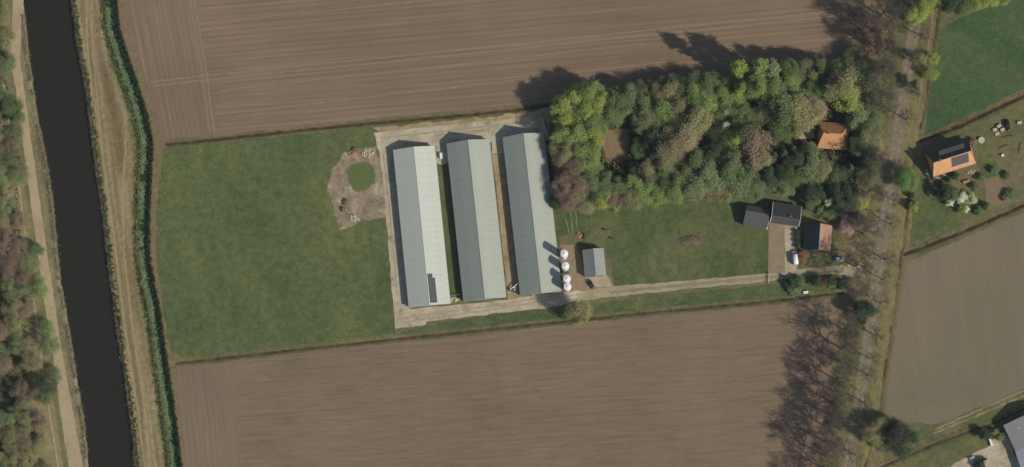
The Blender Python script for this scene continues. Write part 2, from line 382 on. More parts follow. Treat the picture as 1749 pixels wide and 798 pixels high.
# fields
sheet('ploughed_field_north', [(318,-140),(340,60),(372,226),(373,233),(500,217),(640,203),(780,190),(905,178),(1000,164),(1200,138),(1440,108),(1508,98),(1520,40),(1534,-60),(1545,-140)], .020, 'plough_brown', .5, seed=1)
sheet('field_headland_north', [(200,-140),(214,0),(220,45),(236,95),(254,150),(267,200),(276,240),(373,231.5),(373,226),(341,60),(319,-140)], .026, 'headland_north', .25, seed=2)
sheet('ploughed_field_south', [(393,617),(500,604),(700,583),(900,562),(1100,541),(1300,522),(1432,508),(1425,600),(1405,720),(1385,940),(425,940)], .020, 'plough_south', .45, seed=3)
sheet('field_headland_south', [(301,628),(394,617),(412,780),(428,940),(330,940),(314,798)], .026, 'headland_south', .3, seed=4)
sheet('ploughed_field_east', [(1548,448),(1640,410),(1749,363),(1900,296),(1900,600),(1749,664),(1690,690),(1600,724),(1560,722),(1509,716),(1524,600),(1538,510)], .020, 'plough_east', .35, seed=5)
sheet('pasture', [(278,254),(400,242),(640,217),(641,232),(655,330),(664,420),(671,520),(675,570),(500,590),(312,610),(292,600),(280,540),(270,470),(266,430),(270,330)], .020, 'pasture', .5, seed=6)
sheet('meadow', [(948,362),(1060,352),(1200,338),(1330,322),(1410,312),(1402,360),(1372,348),(1372,450),(1314,468),(1180,478),(1050,488),(1042,440),(985,400),(952,402)], .020, 'lawn', .6, seed=7)
sheet('meadow_strip', [(676,572),(728,556),(760,550),(880,534),(1000,520),(1140,505),(1310,486),(1440,476),(1438,494),(1300,509),(1100,528),(900,549),(740,566)], .020, 'lawn', .5, seed=8)
sheet('green_field', [(1608,50),(1640,30),(1700,5),(1760,-30),(1900,-100),(1900,84),(1749,152),(1640,203),(1578,232),(1590,150)], .020, 'crop_green', .5, seed=9)
sheet('house_garden', [(1576,252),(1640,226),(1749,176),(1900,108),(1900,276),(1749,339),(1640,387),(1554,424),(1562,350)], .020, 'garden_grass', .5, seed=10)
sheet('garden_lawn', [(1560,345),(1572,300),(1590,315),(1640,330),(1680,355),(1640,380),(1556,418)], .028, 'lawn', .8, seed=11)
sheet('garden_lawn', [(1672,236),(1690,228),(1696,268),(1712,300),(1690,306),(1672,292)], .028, 'lawn', .8, seed=12)

# ------------------------------------------------------------------ yards, tracks, road
sheet('sandy_verge', [(636,218),(760,207),(905,192),(936,184),(938,206),(920,208),(800,219),(650,230)], .030, 'sandy', .6, seed=20)
sheet('farm_yard', [(638,227),(760,214),(860,205),(925,197),(936,225),(944,240),(930,240),(936,300),(925,300),(925,232),(880,232),(861,262),(840,262),(840,243),(772,250),(764,280),(746,280),(744,250),(670,258),(700,528),(770,522),(866,512),(957,498),(1010,490),(1046,486),(1050,497),(1000,513),(930,527),(860,534),(800,541),(752,547),(729,549),(727,555),(676,562),(674,540),(672,522),(664,430),(657,340),(648,260)], .036, 'yard_concrete', .3, seed=21)
sheet('barn_alley', [(840,262),(861,262),(868,330),(888,480),(893,508),(868,512),(860,440),(850,340)], .042, 'sandy', .2, seed=22)
sheet('grass_strip', [(746,281),(763,281),(790,502),(768,502)], .034, 'lawn', .25, seed=37)
sheet('grass_strip', [(931,242),(944,242),(952,340),(957,418),(951,420)], .030, 'lawn', .3, seed=38)
sheet('pond_surround', [(586,262),(598,250),(618,255),(644,250),(652,300),(659,345),(660,372),(640,374),(612,378),(598,388),(580,393),(576,372),(566,345),(560,318),(566,290)], .030, 'pond_dirt', .9, seed=23)
sheet('farm_yard_gravel', [(948,420),(985,418),(1000,470),(1036,468),(1050,490),(1000,497),(958,500),(962,470)], .044, 'gravel_brown', .5, seed=24)
sheet('slab_apron', [(1001,473),(1034,469),(1046,489),(1004,492)], .050, 'slab_concrete', .2, seed=25)
sheet('garden_plot', [(1028,222),(1073,222),(1073,270),(1052,282),(1034,276)], .030, 'garden_soil', .5, seed=26)
sheet('driveway', [(996,497),(1050,489),(1180,479),(1310,467),(1345,462),(1425,454),(1470,450),(1478,474),(1420,468),(1345,474),(1310,481),(1180,493),(1050,507),(1002,513)], .048, 'drive_stone', .3, seed=27)
concrete('tyre_stain', [(.3, A(142, 132, 109)), (.7, A(164, 154, 131))], .4, .14)
for k, (L, w) in enumerate((([(682,552),(760,540),(870,525),(960,508),(1040,494)], .5), ([(684,544),(760,533),(870,518),(955,503)], .5), ([(650,236),(760,224),(860,213),(922,206)], .6), ([(660,246),(690,243)], .5), ([(655,262),(664,340),(672,430),(680,520)], .4), ([(742,232),(836,222)], 1.2), ([(705,537),(716,548),(735,541)], 1.4), ([(845,520),(868,523)], 1.6))):
    strip('tyre_mark', L, w, .0445 + .0012 * k, 'tyre_stain', 120 + k, .2)
strip('driveway_middle', [(1040,500),(1180,486),(1310,474),(1440,463)], 1.1, .054, 'drive_middle', 3, .25)
sheet('house_drive', [(1313,380),(1340,382),(1341,466),(1312,468)], .052, 'gravel_brown', .15, seed=28)
sheet('house_drive_paving', [(1340,383),(1361,386),(1363,452),(1358,463),(1341,466)], .058, 'slab_concrete', .12, seed=29)
sheet('terrace', [(1352,218),(1372,212),(1390,222),(1392,236),(1366,238),(1350,232)], .040, 'slab_concrete', .3, seed=30)
sheet('vegetable_plot', [(1680,306),(1702,300),(1722,320),(1730,342),(1700,352),(1684,346)], .034, 'garden_soil', .4, seed=31)
sheet('vegetable_plot', [(1716,252),(1749,240),(1790,230),(1800,300),(1749,318),(1728,300)], .034, 'garden_grass', .4, seed=32)
sheet('south_east_yard', [(1590,830),(1632,790),(1690,762),(1702,742),(1716,738),(1748,806),(1790,900),(1600,900)], .034, 'yard_concrete', .4, seed=33)
sheet('sandy_track', [(18,-140),(32,-140),(40,0),(34,100),(48,200),(62,300),(76,400),(92,510),(106,600),(126,710),(142,800),(166,940),(144,940),(118,800),(104,710),(90,600),(74,510),(60,400),(46,300),(34,200),(18,100),(22,0)], .032, 'track_sand', .22, seed=34)
strip('worn_rut', [(6,140),(20,240),(32,310),(43,400),(52,470),(62,545),(74,640),(88,725),(100,800),(118,930)], .55, .030, 'track_sand', 5, .12)
for k, L in enumerate(([(150,-130),(148,60),(158,190),(172,300),(186,420),(206,560),(228,700),(246,860)],
                       [(158,-130),(157,60),(166,170),(180,300),(196,420),(213,560),(236,700),(254,860)],
                       [(214,190),(214,260),(208,340),(212,430),(226,560),(246,690),(266,860)])):
    strip('worn_rut', L, .7, .024 + .004 * k, 'rut_tan', 40 + k, .2)
for k, L in enumerate(([(258,140),(350,129),(700,94),(1000,63),(1432,18)], [(262,147),(350,137),(700,102),(1000,71),(1432,27)],
                       [(325,-130),(332,0),(352,120),(366,225)], [(317,-130),(324,0),(345,125),(358,225)],
                       [(338,40),(700,4),(1000,-26)], [(370,196),(700,158),(1000,122),(1150,104)], [(372,155),(800,108),(1100,74)], [(1424,-130),(1424,30),(1416,62),(1396,80)], [(1433,-130),(1432,40),(1422,76)])):
    strip('wheel_track', L, .55 if k < 4 else .42, .034 + .0035 * k, 'rut_light', 60 + k, .16)
for k, L in enumerate(([(974,362),(979,398)], [(983,360),(987,400)], [(966,372),(972,400)])):
    strip('wheel_track', L, .28, .030 + .003 * k, 'drive_middle', 80 + k, .12)
for k, L in enumerate(([(1592,742),(1660,714),(1749,676),(1880,620)], [(1596,735),(1660,706),(1749,667),(1880,612)])):
    strip('wheel_track', L, .6, .026 + .004 * k, 'drive_middle', 90 + k, .3)
strip('worn_path', [(1602,-130),(1596,0),(1591,50),(1581,110),(1568,190),(1556,250),(1545,330),(1534,410),(1527,460),(1519,520),(1508,600),(1497,670),(1488,730)], 1.1, .026, 'path_worn', 95, .25)
sheet('garden_path', [(1579,290),(1584,288),(1590,306),(1614,296),(1616,300),(1588,313)], .036, 'slab_concrete', .1, seed=35)

ROAD = [(1588,-130),(1568,0),(1552,110),(1538,200),(1523,300),(1509,400),(1494,500),(1480,600),(1466,700),(1450,798),(1428,930)]
road = strip('road', ROAD, 4.9, .050, 'asphalt', 1, .12)
def road_dashes():
    ys = np.arange(-120, 925, 17.0); dash = MB().box(-.09, .09, -.6, .6, 0, .006).data('road_marking', 'road_paint')
    for k, y in enumerate(ys):
        for sgn in (-1, 1):
            yy = y + (4 if sgn > 0 else 0); x = float(np.interp(yy, [p[1] for p in ROAD], [p[0] for p in ROAD])) + sgn * 4.9
            o = obj('road_marking', dash, road, P(x, yy, 0) + Vector((0, 0, .0545))); o.rotation_euler = (0, 0, -math.atan(.148))
            o.scale = (random.uniform(.9, 1.2), random.uniform(.7, 1.15), 1)
road_dashes()

# pond
def make_pond():
    pix = [(593,294),(598,287),(606,281),(618,279),(630,281),(637,287),(639,300),(639,312),(630,319),(620,324),(610,326),(602,318),(595,306)]
    sheet('pond_margin', [(615 + (x-615)*1.13, 302 + (y-302)*1.13) for x, y in pix], .038, 'mud', .5, .8, seed=39)
    o = sheet('pond', pix, .045, 'pond_water', .35, .8, seed=36)
make_pond()

# ------------------------------------------------------------------ building materials
def roofing(name, col, var=.05, rough=.6):
    t = NT(name); v = t.coord(0, (.25, 1, 1)); w = t.coord()
    oi = t.new('ShaderNodeObjectInfo')
    c = t.mix(1.0, col, t.gray(t.noise(v, .6, 5, .65), 1 - var, 1 + var), 'MULTIPLY')
    c = t.mix(1.0, c, t.gray(t.noise(w, .12, 3), 1 - var, 1 + var), 'MULTIPLY')
    c = t.mix(1.0, c, t.gray(oi.outputs['Random'], 1 - var * .22, 1 + var * .22, 0, 1), 'MULTIPLY')
    t.base(c, rough); return t.m
roofing('roof_pale', (.50, .515, .425, 1), .07); roofing('roof_grey', (.348, .366, .295, 1), .08)
roofing('roof_shed', (.27, .28, .245, 1), .06); roofing('roof_warm', (.28, .265, .235, 1), .08); roofing('roof_blue_grey', (.30, .33, .34, 1), .05); roofing('roof_dark', (.065, .068, .06, 1), .1); roofing('roof_slate_light', (.088, .088, .078, 1), .1)
def tiles(name, col, dark, course=.35):
    t = NT(name); w = t.coord(0, (1, 1, 1))
    br = t.new('ShaderNodeTexBrick'); br.inputs['Scale'].default_value = 1.0; br.inputs['Brick Width'].default_value = .30; br.inputs['Row Height'].default_value = course
    br.inputs['Mortar Size'].default_value = .03; br.inputs['Color1'].default_value = col; br.inputs['Color2'].default_value = tuple(c * .86 for c in col[:3]) + (1,); br.inputs['Mortar'].default_value = dark
    t.link(w, br.inputs['Vector'])
    c = t.mix(1.0, br.outputs['Color'], t.gray(t.noise(w, .5, 5, .7), .84, 1.14), 'MULTIPLY'); t.bump(t.noise(w, 3, 3), .3, .04); return t.base(c, .8)
tiles('tile_orange', (.70, .36, .165, 1), (.48, .24, .11, 1)); tiles('tile_red', (.44, .255, .165, 1), (.3, .17, .11, 1))
def bricks(name, col, mortar):
    t = NT(name); tc = t.new('ShaderNodeTexCoord'); sp = t.new('ShaderNodeSeparateXYZ'); cb = t.new('ShaderNodeCombineXYZ'); ad = t.new('ShaderNodeMath', operation='ADD')
    t.link(tc.outputs['Object'], sp.inputs[0]); t.link(sp.outputs[0], ad.inputs[0]); t.link(sp.outputs[1], ad.inputs[1]); t.link(ad.outputs[0], cb.inputs[0]); t.link(sp.outputs[2], cb.inputs[1])
    br = t.new('ShaderNodeTexBrick'); br.inputs['Scale'].default_value = 1; br.inputs['Brick Width'].default_value = .22; br.inputs['Row Height'].default_value = .07; br.inputs['Mortar Size'].default_value = .008
    br.inputs['Color1'].default_value = col; br.inputs['Color2'].default_value = tuple(c * .75 for c in col[:3]) + (1,); br.inputs['Mortar'].default_value = mortar
    t.link(cb.outputs[0], br.inputs['Vector']); return t.base(br.outputs['Color'], .9)
bricks('brick_red', (.26, .11, .07, 1), (.35, .32, .28, 1)); bricks('brick_brown', (.20, .12, .08, 1), (.32, .3, .27, 1))
plain('trim_white', (.72, .71, .66, 1), .5, .06); plain('metal_grey', (.30, .31, .31, 1), .45, .12, 2, .3); plain('dark_metal', (.07, .075, .08, 1), .5)
plain('silo_white', (.80, .79, .74, 1), .4, .05); plain('glass', (.02, .025, .03, 1), .08, .02); plain('solar_cell', (.085, .09, .092, 1), .35, .1, 3); plain('solar_frame', (.17, .175, .17, 1), .4)
plain('door_dark', (.10, .13, .10, 1), .6); plain('wall_panel', (.30, .33, .29, 1), .7, .1); plain('wood_pale', (.40, .31, .19, 1), .85, .2, 3); plain('wood_dark', (.09, .065, .045, 1), .9, .2, 3)
plain('rubble_orange', A(166, 128, 98), .95, .25, 2); plain('rubble_pale', A(186, 176, 156), .95, .15, 2); plain('crate_red', (.28, .06, .045, 1), .8, .15); plain('rubber', (.02, .02, .02, 1), .8)
plain('paint_white', (.82, .82, .80, 1), .25, .02); plain('paint_silver_blue', (.36, .41, .47, 1), .25, .02, 1, .3); plain('paint_black', (.012, .014, .018, 1), .2, .05); plain('paint_dark', (.035, .045, .045, 1), .25, .05)
plain('lamp_glass', (.75, .75, .70, 1), .1, .02); plain('lamp_red', (.4, .02, .02, 1), .3, .02); plain('grey_block', (.33, .33, .31, 1), .9, .12, 2); plain('plastic_green', (.05, .10, .06, 1), .5)
plain('soil_heap', A(122, 110, 90), .95, .25, 1.5); plain('fabric_pale', A(186, 178, 150), .8, .1)

# ------------------------------------------------------------------ buildings
def place(name, corners, z, label, cat, group=None):
    """corners: end A left, end A right, end B right, end B left (roof outline at height z); local +Y points to end A"""
    p = [P(x, y, z).to_2d() for x, y in corners]
    u = ((p[0]+p[1]) - (p[2]+p[3])); L = u.length / 2; u.normalize(); c = (p[0]+p[1]+p[2]+p[3]) / 4
    W = ((p[1]-p[0]).length + (p[2]-p[3]).length) / 2
    o = empty(name, (c.x, c.y, 0), math.atan2(u.y, u.x) - math.pi / 2); tag(o, label, cat, group); return o, L, W
def openings(o, x, ys, z0, z1, w, sgn, name='window', mat='glass'):
    for y in ys:
        f = MB().box(min(x, x + sgn*.07), max(x, x + sgn*.07), y - w/2, y + w/2, z0, z1).build(name, 'trim_white' if name == 'window' else 'door_dark', o)
        if name == 'window': MB().box(min(x, x + sgn*.09), max(x, x + sgn*.09), y - w/2 + .08, y + w/2 - .08, z0 + .08, z1 - .08).build('pane', mat, f)
        else: MB().box(min(x, x + sgn*.12), max(x, x + sgn*.12), y + w/2 - .2, y + w/2 - .1, (z0+z1)/2 - .08, (z0+z1)/2 + .08).build('handle', 'metal_grey', f)
def end_openings(o, y, xs, z0, z1, w, sgn, name='door', mat='door_dark'):
    for x in xs:
        f = MB().box(x - w/2, x + w/2, min(y, y + sgn*.08), max(y, y + sgn*.08), z0, z1).build(name, 'trim_white' if name == 'window' else mat, o)
        if name == 'window': MB().box(x - w/2 + .08, x + w/2 - .08, min(y, y + sgn*.1), max(y, y + sgn*.1), z0 + .08, z1 - .08).build('pane', 'glass', f)
        else: MB().box(x + w/2 - .3, x + w/2 - .15, min(y, y + sgn*.14), max(y, y + sgn*.14), 1.0, 1.2).build('handle', 'metal_grey', f)
def gable(o, L, W, ze, zr, xr=0.0, wall='wall_panel', roof=('roof_grey', 'roof_grey'), n=1, over=.35, gutter='metal_grey', cap='metal_grey', verge=None, sheet_name='roof_sheet'):
    hw = W/2; iw = hw - over; il = L/2 - over
    sl = (zr - ze) / (hw + xr); sr = (zr - ze) / (hw - xr)
    zl = ze + sl * over - .12; zrr = ze + sr * over - .12
    m = MB(); pr = [(-iw, 0), (-iw, zl), (xr, zr - .14), (iw, zrr), (iw, 0)]
    for y, t in ((il, -.25), (-il, .25)):
        a = [(x, y, z) for x, z in pr]; b = [(x, y + t, z) for x, z in pr]
        m.poly(a if t < 0 else a[::-1]); m.poly(b[::-1] if t < 0 else b)
    m.box(-iw + .003, -iw + .25, -il + .26, il - .26, 0, zl - .02).box(iw - .25, iw - .003, -il + .26, il - .26, 0, zrr - .02)
    m.build('wall', wall, o)
    for sgn, mt in ((-1, roof[0]), (1, roof[1])):
        dy = L / n; xe = sgn * hw
        m = MB().slab([(xr + sgn*.03, -dy/2 + .005, zr), (xr + sgn*.03, dy/2 - .005, zr), (xe, dy/2 - .005, ze), (xe, -dy/2 + .005, ze)], .07)
        d = m.data(sheet_name, mt)
        for i in range(n):
            obj(sheet_name, d, o, (0, -L/2 + dy*(i+.5), .004 * (i % 2)))
        MB().box(min(xe + sgn*.02, xe + sgn*.14), max(xe + sgn*.02, xe + sgn*.14), -L/2, L/2, ze - .14, ze - .03).build('gutter', gutter, o)
    MB().hexa([(xr-.22, -L/2, zr-.06), (xr+.22, -L/2, zr-.06), (xr+.22, L/2, zr-.06), (xr-.22, L/2, zr-.06)], [(xr-.04, -L/2, zr+.07), (xr+.04, -L/2, zr+.07), (xr+.04, L/2, zr+.07), (xr-.04, L/2, zr+.07)]).build('ridge_cap', cap, o)
    if verge:
        for y in verge[0]:
            for sgn in (-1, 1):
                xe = sgn*hw; yy = y*L/2
                MB().hexa([(xr, yy-.02 if y < 0 else yy-.2, zr+.0), (xe, yy-.02 if y < 0 else yy-.2, ze+.0), (xe, yy+.2 if y < 0 else yy+.02, ze+.0), (xr, yy+.2 if y < 0 else yy+.02, zr+.0)],
                          [(xr, yy-.02 if y < 0 else yy-.2, zr+.12), (xe, yy-.02 if y < 0 else yy-.2, ze+.12), (xe, yy+.2 if y < 0 else yy+.02, ze+.12), (xr, yy+.2 if y < 0 else yy+.02, zr+.12)]).build('verge_board', verge[1], o)

EAVE = 2.8
BARNS = [([(671,256),(743,249),(769,519),(699,526)], ('roof_pale', 'roof_pale'), 'long barn with the palest roof and solar panels, nearest the pond'),
         ([(763,245),(836,238),(865,509),(792,515)], ('roof_grey', 'roof_grey'), 'long grey-roofed barn in the middle of the three'),
         ([(858,234),(930,227),(959,499),(890,506)], ('roof_grey', 'roof_grey'), 'long grey-roofed barn beside the four white feed silos')]
barn_objs = []
for cs, rf, lab in BARNS:
    o, L, W = place('poultry_barn', cs, EAVE, lab, 'barn', 'three long parallel barns'); barn_objs.append((o, L, W))
    RIDGE = 5.7 if rf[0] == 'roof_pale' else 7.0
    gable(o, L, W, EAVE, RIDGE, 0, 'wall_panel', rf, 26, .3, cap=rf[0])
    end_openings(o, -L/2 + .3, (-5, 4.2), 0, 2.3, 2.6, -1); end_openings(o, L/2 - .3, (-4.2, 4.6), 0, 2.3, 2.6, 1)
    for sgn in (-1, 1): openings(o, sgn*(W/2 - .3), [-L/2 + 4 + 6.1*k for k in range(10)], .9, 1.6, 1.6, sgn)
# solar panels on the palest roof, close to its ridge at the south end
o, L, W = barn_objs[0]; RIDGE = 5.7; sl = (RIDGE - EAVE) / (W/2); nrm = Vector((sl, 0, 1)).normalized(); dn = Vector((1, 0, -sl)).normalized()
pm = MB().box(-.48, .48, -.80, .80, 0, .04).data('solar_panel', 'solar_frame'); cm = MB().box(-.44, .44, -.76, .76, .041, .046).data('solar_cells', 'solar_cell')
for r in range(7):
    for c in range(3):
        if r == 6 and c == 2: continue
        q = Vector((0, -L/2 + 1.6 + r*1.66, RIDGE)) + dn * (.85 + c*1.0) + nrm * .12
        p = obj('solar_panel', pm, o, q); p.rotation_euler = (0, math.atan(sl), 0); obj('solar_cells', cm, p)

def silo(px, py, H, label):
    c = P(px, py, H); o = empty('feed_silo', (c.x, c.y, 0)); tag(o, label, 'silo', 'white feed silos beside the barn')
    MB().lathe([(.25, 1.0), (1.45, 3.0), (1.45, H - .5)], 28).build('body', 'silo_white', o, False)
    MB().lathe([(1.5, H - .5), (1.5, H - .44), (.36, H - .12)], 28).build('roof', 'silo_white', o)
    MB().lathe([(.38, H - .12), (.38, H), (.05, H + .06)], 16).build('lid', 'silo_white', o)
    m = MB()
    for z in (4.4, 5.9, 7.4): m.lathe([(1.475, z), (1.475, z + .08)], 28)
    m.build('hoop', 'metal_grey', o)
    for k in range(4):
        a = math.pi/4 + k*math.pi/2; MB().tube((1.5*math.cos(a), 1.5*math.sin(a), 0), (1.5*math.cos(a), 1.5*math.sin(a), 3.4), .07).build('leg', 'metal_grey', o)
    m = MB().tube((1.62, -.22, 0), (1.62, -.22, H - .7), .03).tube((1.62, .22, 0), (1.62, .22, H - .7), .03)
    for z in np.arange(.4, H - .8, .45): m.tube((1.62, -.22, z), (1.62, .22, z), .02, 4)
    m.build('ladder', 'metal_grey', o)
    MB().tube((0, 0, 1.0), (-2.6, 0, 1.9), .09, 8).build('auger_pipe', 'metal_grey', o)
silo(964, 433, 12.6, 'northernmost and tallest of the four white feed silos'); silo(966, 454, 10.2, 'white feed silo second from the north')
silo(968.5, 476, 10.2, 'white feed silo third from the north, touching the southernmost'); silo(969.5, 489.5, 9.6, 'southernmost of the four white feed silos')

o, L, W = place('tool_shed', [(995,427),(1031,424),(1035,470),(1000,474)], 3.0, 'small grey gabled shed east of the white silos', 'shed')
gable(o, L, W, 3.0, 5.3, 0, 'wall_panel', ('roof_shed', 'roof_shed'), 4, .2, gutter='metal_grey')
end_openings(o, -L/2 + .2, (-1.8, 1.8), 0, 2.6, 2.7, -1); openings(o, W/2 - .2, (-2, 2), 1.2, 2, 1.2, 1)

# grey slate house: main part and lower wing
def house(name, corners, ze, zr, xr, roof, label, wall, **kw):
    o, L, W = place(name, corners, ze, label, 'house'); gable(o, L, W, ze, zr, xr, wall, roof, sheet_name='roof_slope', **kw); return o, L, W
# end A = west end; local +X is then north
o, L, W = house('slate_house', [(1316,379),(1319,346),(1369,352),(1365,388)], 3.0, 7.4, -1.9, ('roof_slate_light', 'roof_dark'), 'dark slate-roofed house with white verges at the head of the drive', 'brick_brown', verge=((-1, 1), 'trim_white'), gutter='dark_metal', cap='roof_slate_light')
openings(o, -W/2 + .35, (-4, 0, 3.6), .8, 2.2, 1.4, -1); openings(o, W/2 - .35, (-3, 2), .9, 2.2, 1.2, 1)
MB().box(-1.4, -.8, -2.2, -1.4, 5.0, 7.5).build('chimney', 'brick_brown', o)
o, L, W = house('slate_outbuilding', [(1269.5,384),(1274.5,351),(1315,357),(1311,393)], 3.0, 5.5, 1.5, ('roof_slate_light', 'roof_slate_light'), 'lower grey slate outbuilding joined to the west end of the dark-roofed house', 'brick_brown', gutter='dark_metal', cap='roof_slate_light')
openings(o, -W/2 + .35, (-2.5, 2.5), .8, 2.0, 1.4, -1)
MB().box(-W/2 - .05, .6, -L/2 - .12, -L/2 + .3, 3.12, 3.3).build('verge_board', 'trim_white', o)
# red tiled barn with steep west side, that slope in the dark roof colour
o, L, W = house('red_tiled_barn', [(1377,384),(1421,384.5),(1418,430),(1374,427)], 2.2, 7.2, .1, ('roof_dark', 'tile_red'), 'red-tiled outbuilding with a steep roof beside the pink blossom tree', 'brick_red')
end_openings(o, -L/2 + .35, (-2, 2.4), 0, 2.4, 2.2, -1); openings(o, W/2 - .35, (-2, 2), .9, 1.8, 1.2, 1)

def hip_house(name, corners, ze, zr, xr, ya, yb, mats, label, wall, over=.4, chim=None):
    """hipped roof: the ridge runs from ya to yb (local), the rest are hips"""
    o, L, W = place(name, corners, ze, label, 'house'); hw, hl = W/2, L/2
    m = MB()
    a, b = hw - over, hl - over; zz = ze + .1
    for q in ([(-a,-b),(a,-b)], [(a,-b),(a,b)], [(a,b),(-a,b)], [(-a,b),(-a,-b)]):
        m.poly([(q[0][0], q[0][1], 0), (q[1][0], q[1][1], 0), (q[1][0], q[1][1], zz), (q[0][0], q[0][1], zz)])
    m.build('wall', wall, o)
    R0, R1 = (xr, ya, zr), (xr, yb, zr)
    fs = [('roof_slope', [(-hw,-hl,ze), R0, R1, (-hw,hl,ze)], mats[0]), ('roof_slope', [(hw,hl,ze), R1, R0, (hw,-hl,ze)], mats[1]),
          ('hip_slope', [(hw,-hl,ze), R0, (-hw,-hl,ze)], mats[2]), ('hip_slope', [(-hw,hl,ze), R1, (hw,hl,ze)], mats[3])]
    for nm, q, mt in fs:
        v = [Vector(p) for p in q]; n = (v[1]-v[0]).cross(v[2]-v[0]).normalized(); n = n if n.z > 0 else -n
        m = MB(); k = len(v); m.v = [tuple(p) for p in v] + [tuple(p - Vector((0, 0, .12))) for p in v]
        m.f = [tuple(range(k)), tuple(range(2*k-1, k-1, -1))] + [(i, k+i, k+(i+1) % k, (i+1) % k) for i in range(k)]
        m.build(nm, mt, o)
    m = MB().tube(R0, R1, .16, 8)
    for e, sx, sy in ((R0, -hw, -hl), (R0, hw, -hl), (R1, -hw, hl), (R1, hw, hl)): m.tube(e, (sx, sy, ze), .11, 6)
    m.build('ridge_tiles', mats[1], o)
    for sx in (-1, 1): MB().box(sx*hw - .02 + (0 if sx > 0 else -.1), sx*hw + .1 + (0 if sx > 0 else -.08), -hl, hl, ze - .22, ze - .1).build('gutter', 'metal_grey', o)
    if chim: MB().box(chim[0]-.35, chim[0]+.35, chim[1]-.35, chim[1]+.35, zr - 1.2, zr + .9).build('chimney', 'brick_red', o)
    openings(o, -a, (-hl*.5, 0, hl*.5), .8, 2.0, 1.2, -1); openings(o, a, (-hl*.5, hl*.5), .8, 2.0, 1.2, 1); end_openings(o, -b, (0,), 0, 2.1, 1.1, -1); end_openings(o, b, (-1.5, 1.5), .8, 2.0, 1.1, 1, 'window')
    return o, L, W
hip_house('orange_tiled_farmhouse', [(1395,253),(1399,208),(1451,212),(1447,256)], 2.5, 8.4, 0, -2.9, 4.4, ('tile_orange', 'tile_orange', 'tile_orange', 'tile_orange'), 'orange-tiled hipped farmhouse deep among the garden trees west of the road', 'brick_red', chim=(0, 2.5))
o, L, W = hip_house('orange_tiled_house', [(1594,299),(1580,264),(1652,235),(1670,281)], 3.2, 9.4, -.3, -7.4, 8.2, ('tile_orange', 'roof_dark', 'tile_orange', 'tile_orange'), 'long orange-tiled house with roof solar panels east of the road', 'brick_red', chim=(-.2, 5.5))  # north slope and ridge in the dark roof colour, other slopes orange tile
hw = W/2; sl = (9.4 - 3.2) / (hw - .3); nrm = Vector((-sl, 0, 1)).normalized(); dn = Vector((-1, 0, -sl)).normalized()
pm2 = MB().box(-.80, .80, -.48, .48, 0, .04).data('solar_panel', 'solar_frame'); cm2 = MB().box(-.76, .76, -.44, .44, .041, .046).data('solar_cells', 'solar_cell')
for r in range(3):
    for c in range(7):
        q = Vector((-.3, -5.6 + c*1.0, 9.4)) + dn * (1.5 + r*1.66) + nrm * .12
        p = obj('solar_panel', pm2, o, q); p.rotation_euler = (0, -math.atan(sl), 0); obj('solar_cells', cm2, p)
d = MB().hexa([(.9, -5.8, 4.8), (3.6, -5.8, 4.8), (3.6, 4.8, 4.8), (.9, 4.8, 4.8)], [(.9, -5.8, 7.5), (3.6, -5.8, 7.35), (3.6, 4.8, 7.35), (.9, 4.8, 7.5)]).build('dormer', 'roof_dark', o)
for y in (-4, -.5, 3): MB().box(3.6, 3.66, y - .7, y + .7, 5.6, 6.9).build('window', 'glass', d)

# big grey shed at the south-east corner: two roofs in a row
o, L, W = place('field_shed', [(1713,726),(1800,686),(1822,738),(1735,766)], 4.0, 'large grey-roofed shed cut by the right edge, behind the yard', 'shed')
gable(o, L, W, 4.0, 7.0, 0, 'wall_panel', ('roof_warm', 'roof_warm'), 6, .2); end_openings(o, L/2 - .2, (-3, 3), 0, 3, 3, 1)
MB().box(-6.2, -5.9, 2.0, 2.6, 4.95, 5.5).build('roof_vent', 'trim_white', o)
o, L, W = place('field_shed', [(1735,767),(1822,739),(1850,815),(1758,848)], 3.4, 'pale blue-grey roofed shed in the bottom right corner', 'shed')
gable(o, L, W, 3.4, 6.0, 0, 'wall_panel', ('roof_blue_grey', 'roof_blue_grey'), 6, .2); end_openings(o, -L/2 + .2, (-3, 3), 0, 3, 3, -1)
o, L, W = place('wood_shelter', [(1668,793),(1690,783),(1702,812),(1680,823)], 2.6, 'brown-roofed lean-to shelter at the bottom edge beside the yard', 'shelter')
gable(o, L, W, 2.6, 3.6, 0, 'wood_dark', ('wood_dark', 'wood_pale'), 3, .2)
o, L, W = place('garden_hut', [(1259,172),(1258,163),(1294,163),(1294,174)], 2.4, 'small garden hut with a pale orange roof among the northern trees', 'hut')
gable(o, L, W, 2.4, 3.7, 0, 'wood_dark', ('tile_orange', 'tile_orange'), 1, .2, sheet_name='roof_slope')
o, L, W = place('garden_hut', [(1338,282),(1347,281),(1348,289),(1339,290)], 2.0, 'tiny red-roofed hut in the dark gap between the southern pines', 'hut')
gable(o, L, W, 2.0, 2.6, 0, 'wood_dark', ('tile_red', 'tile_red'), 1, .1, sheet_name='roof_slope')

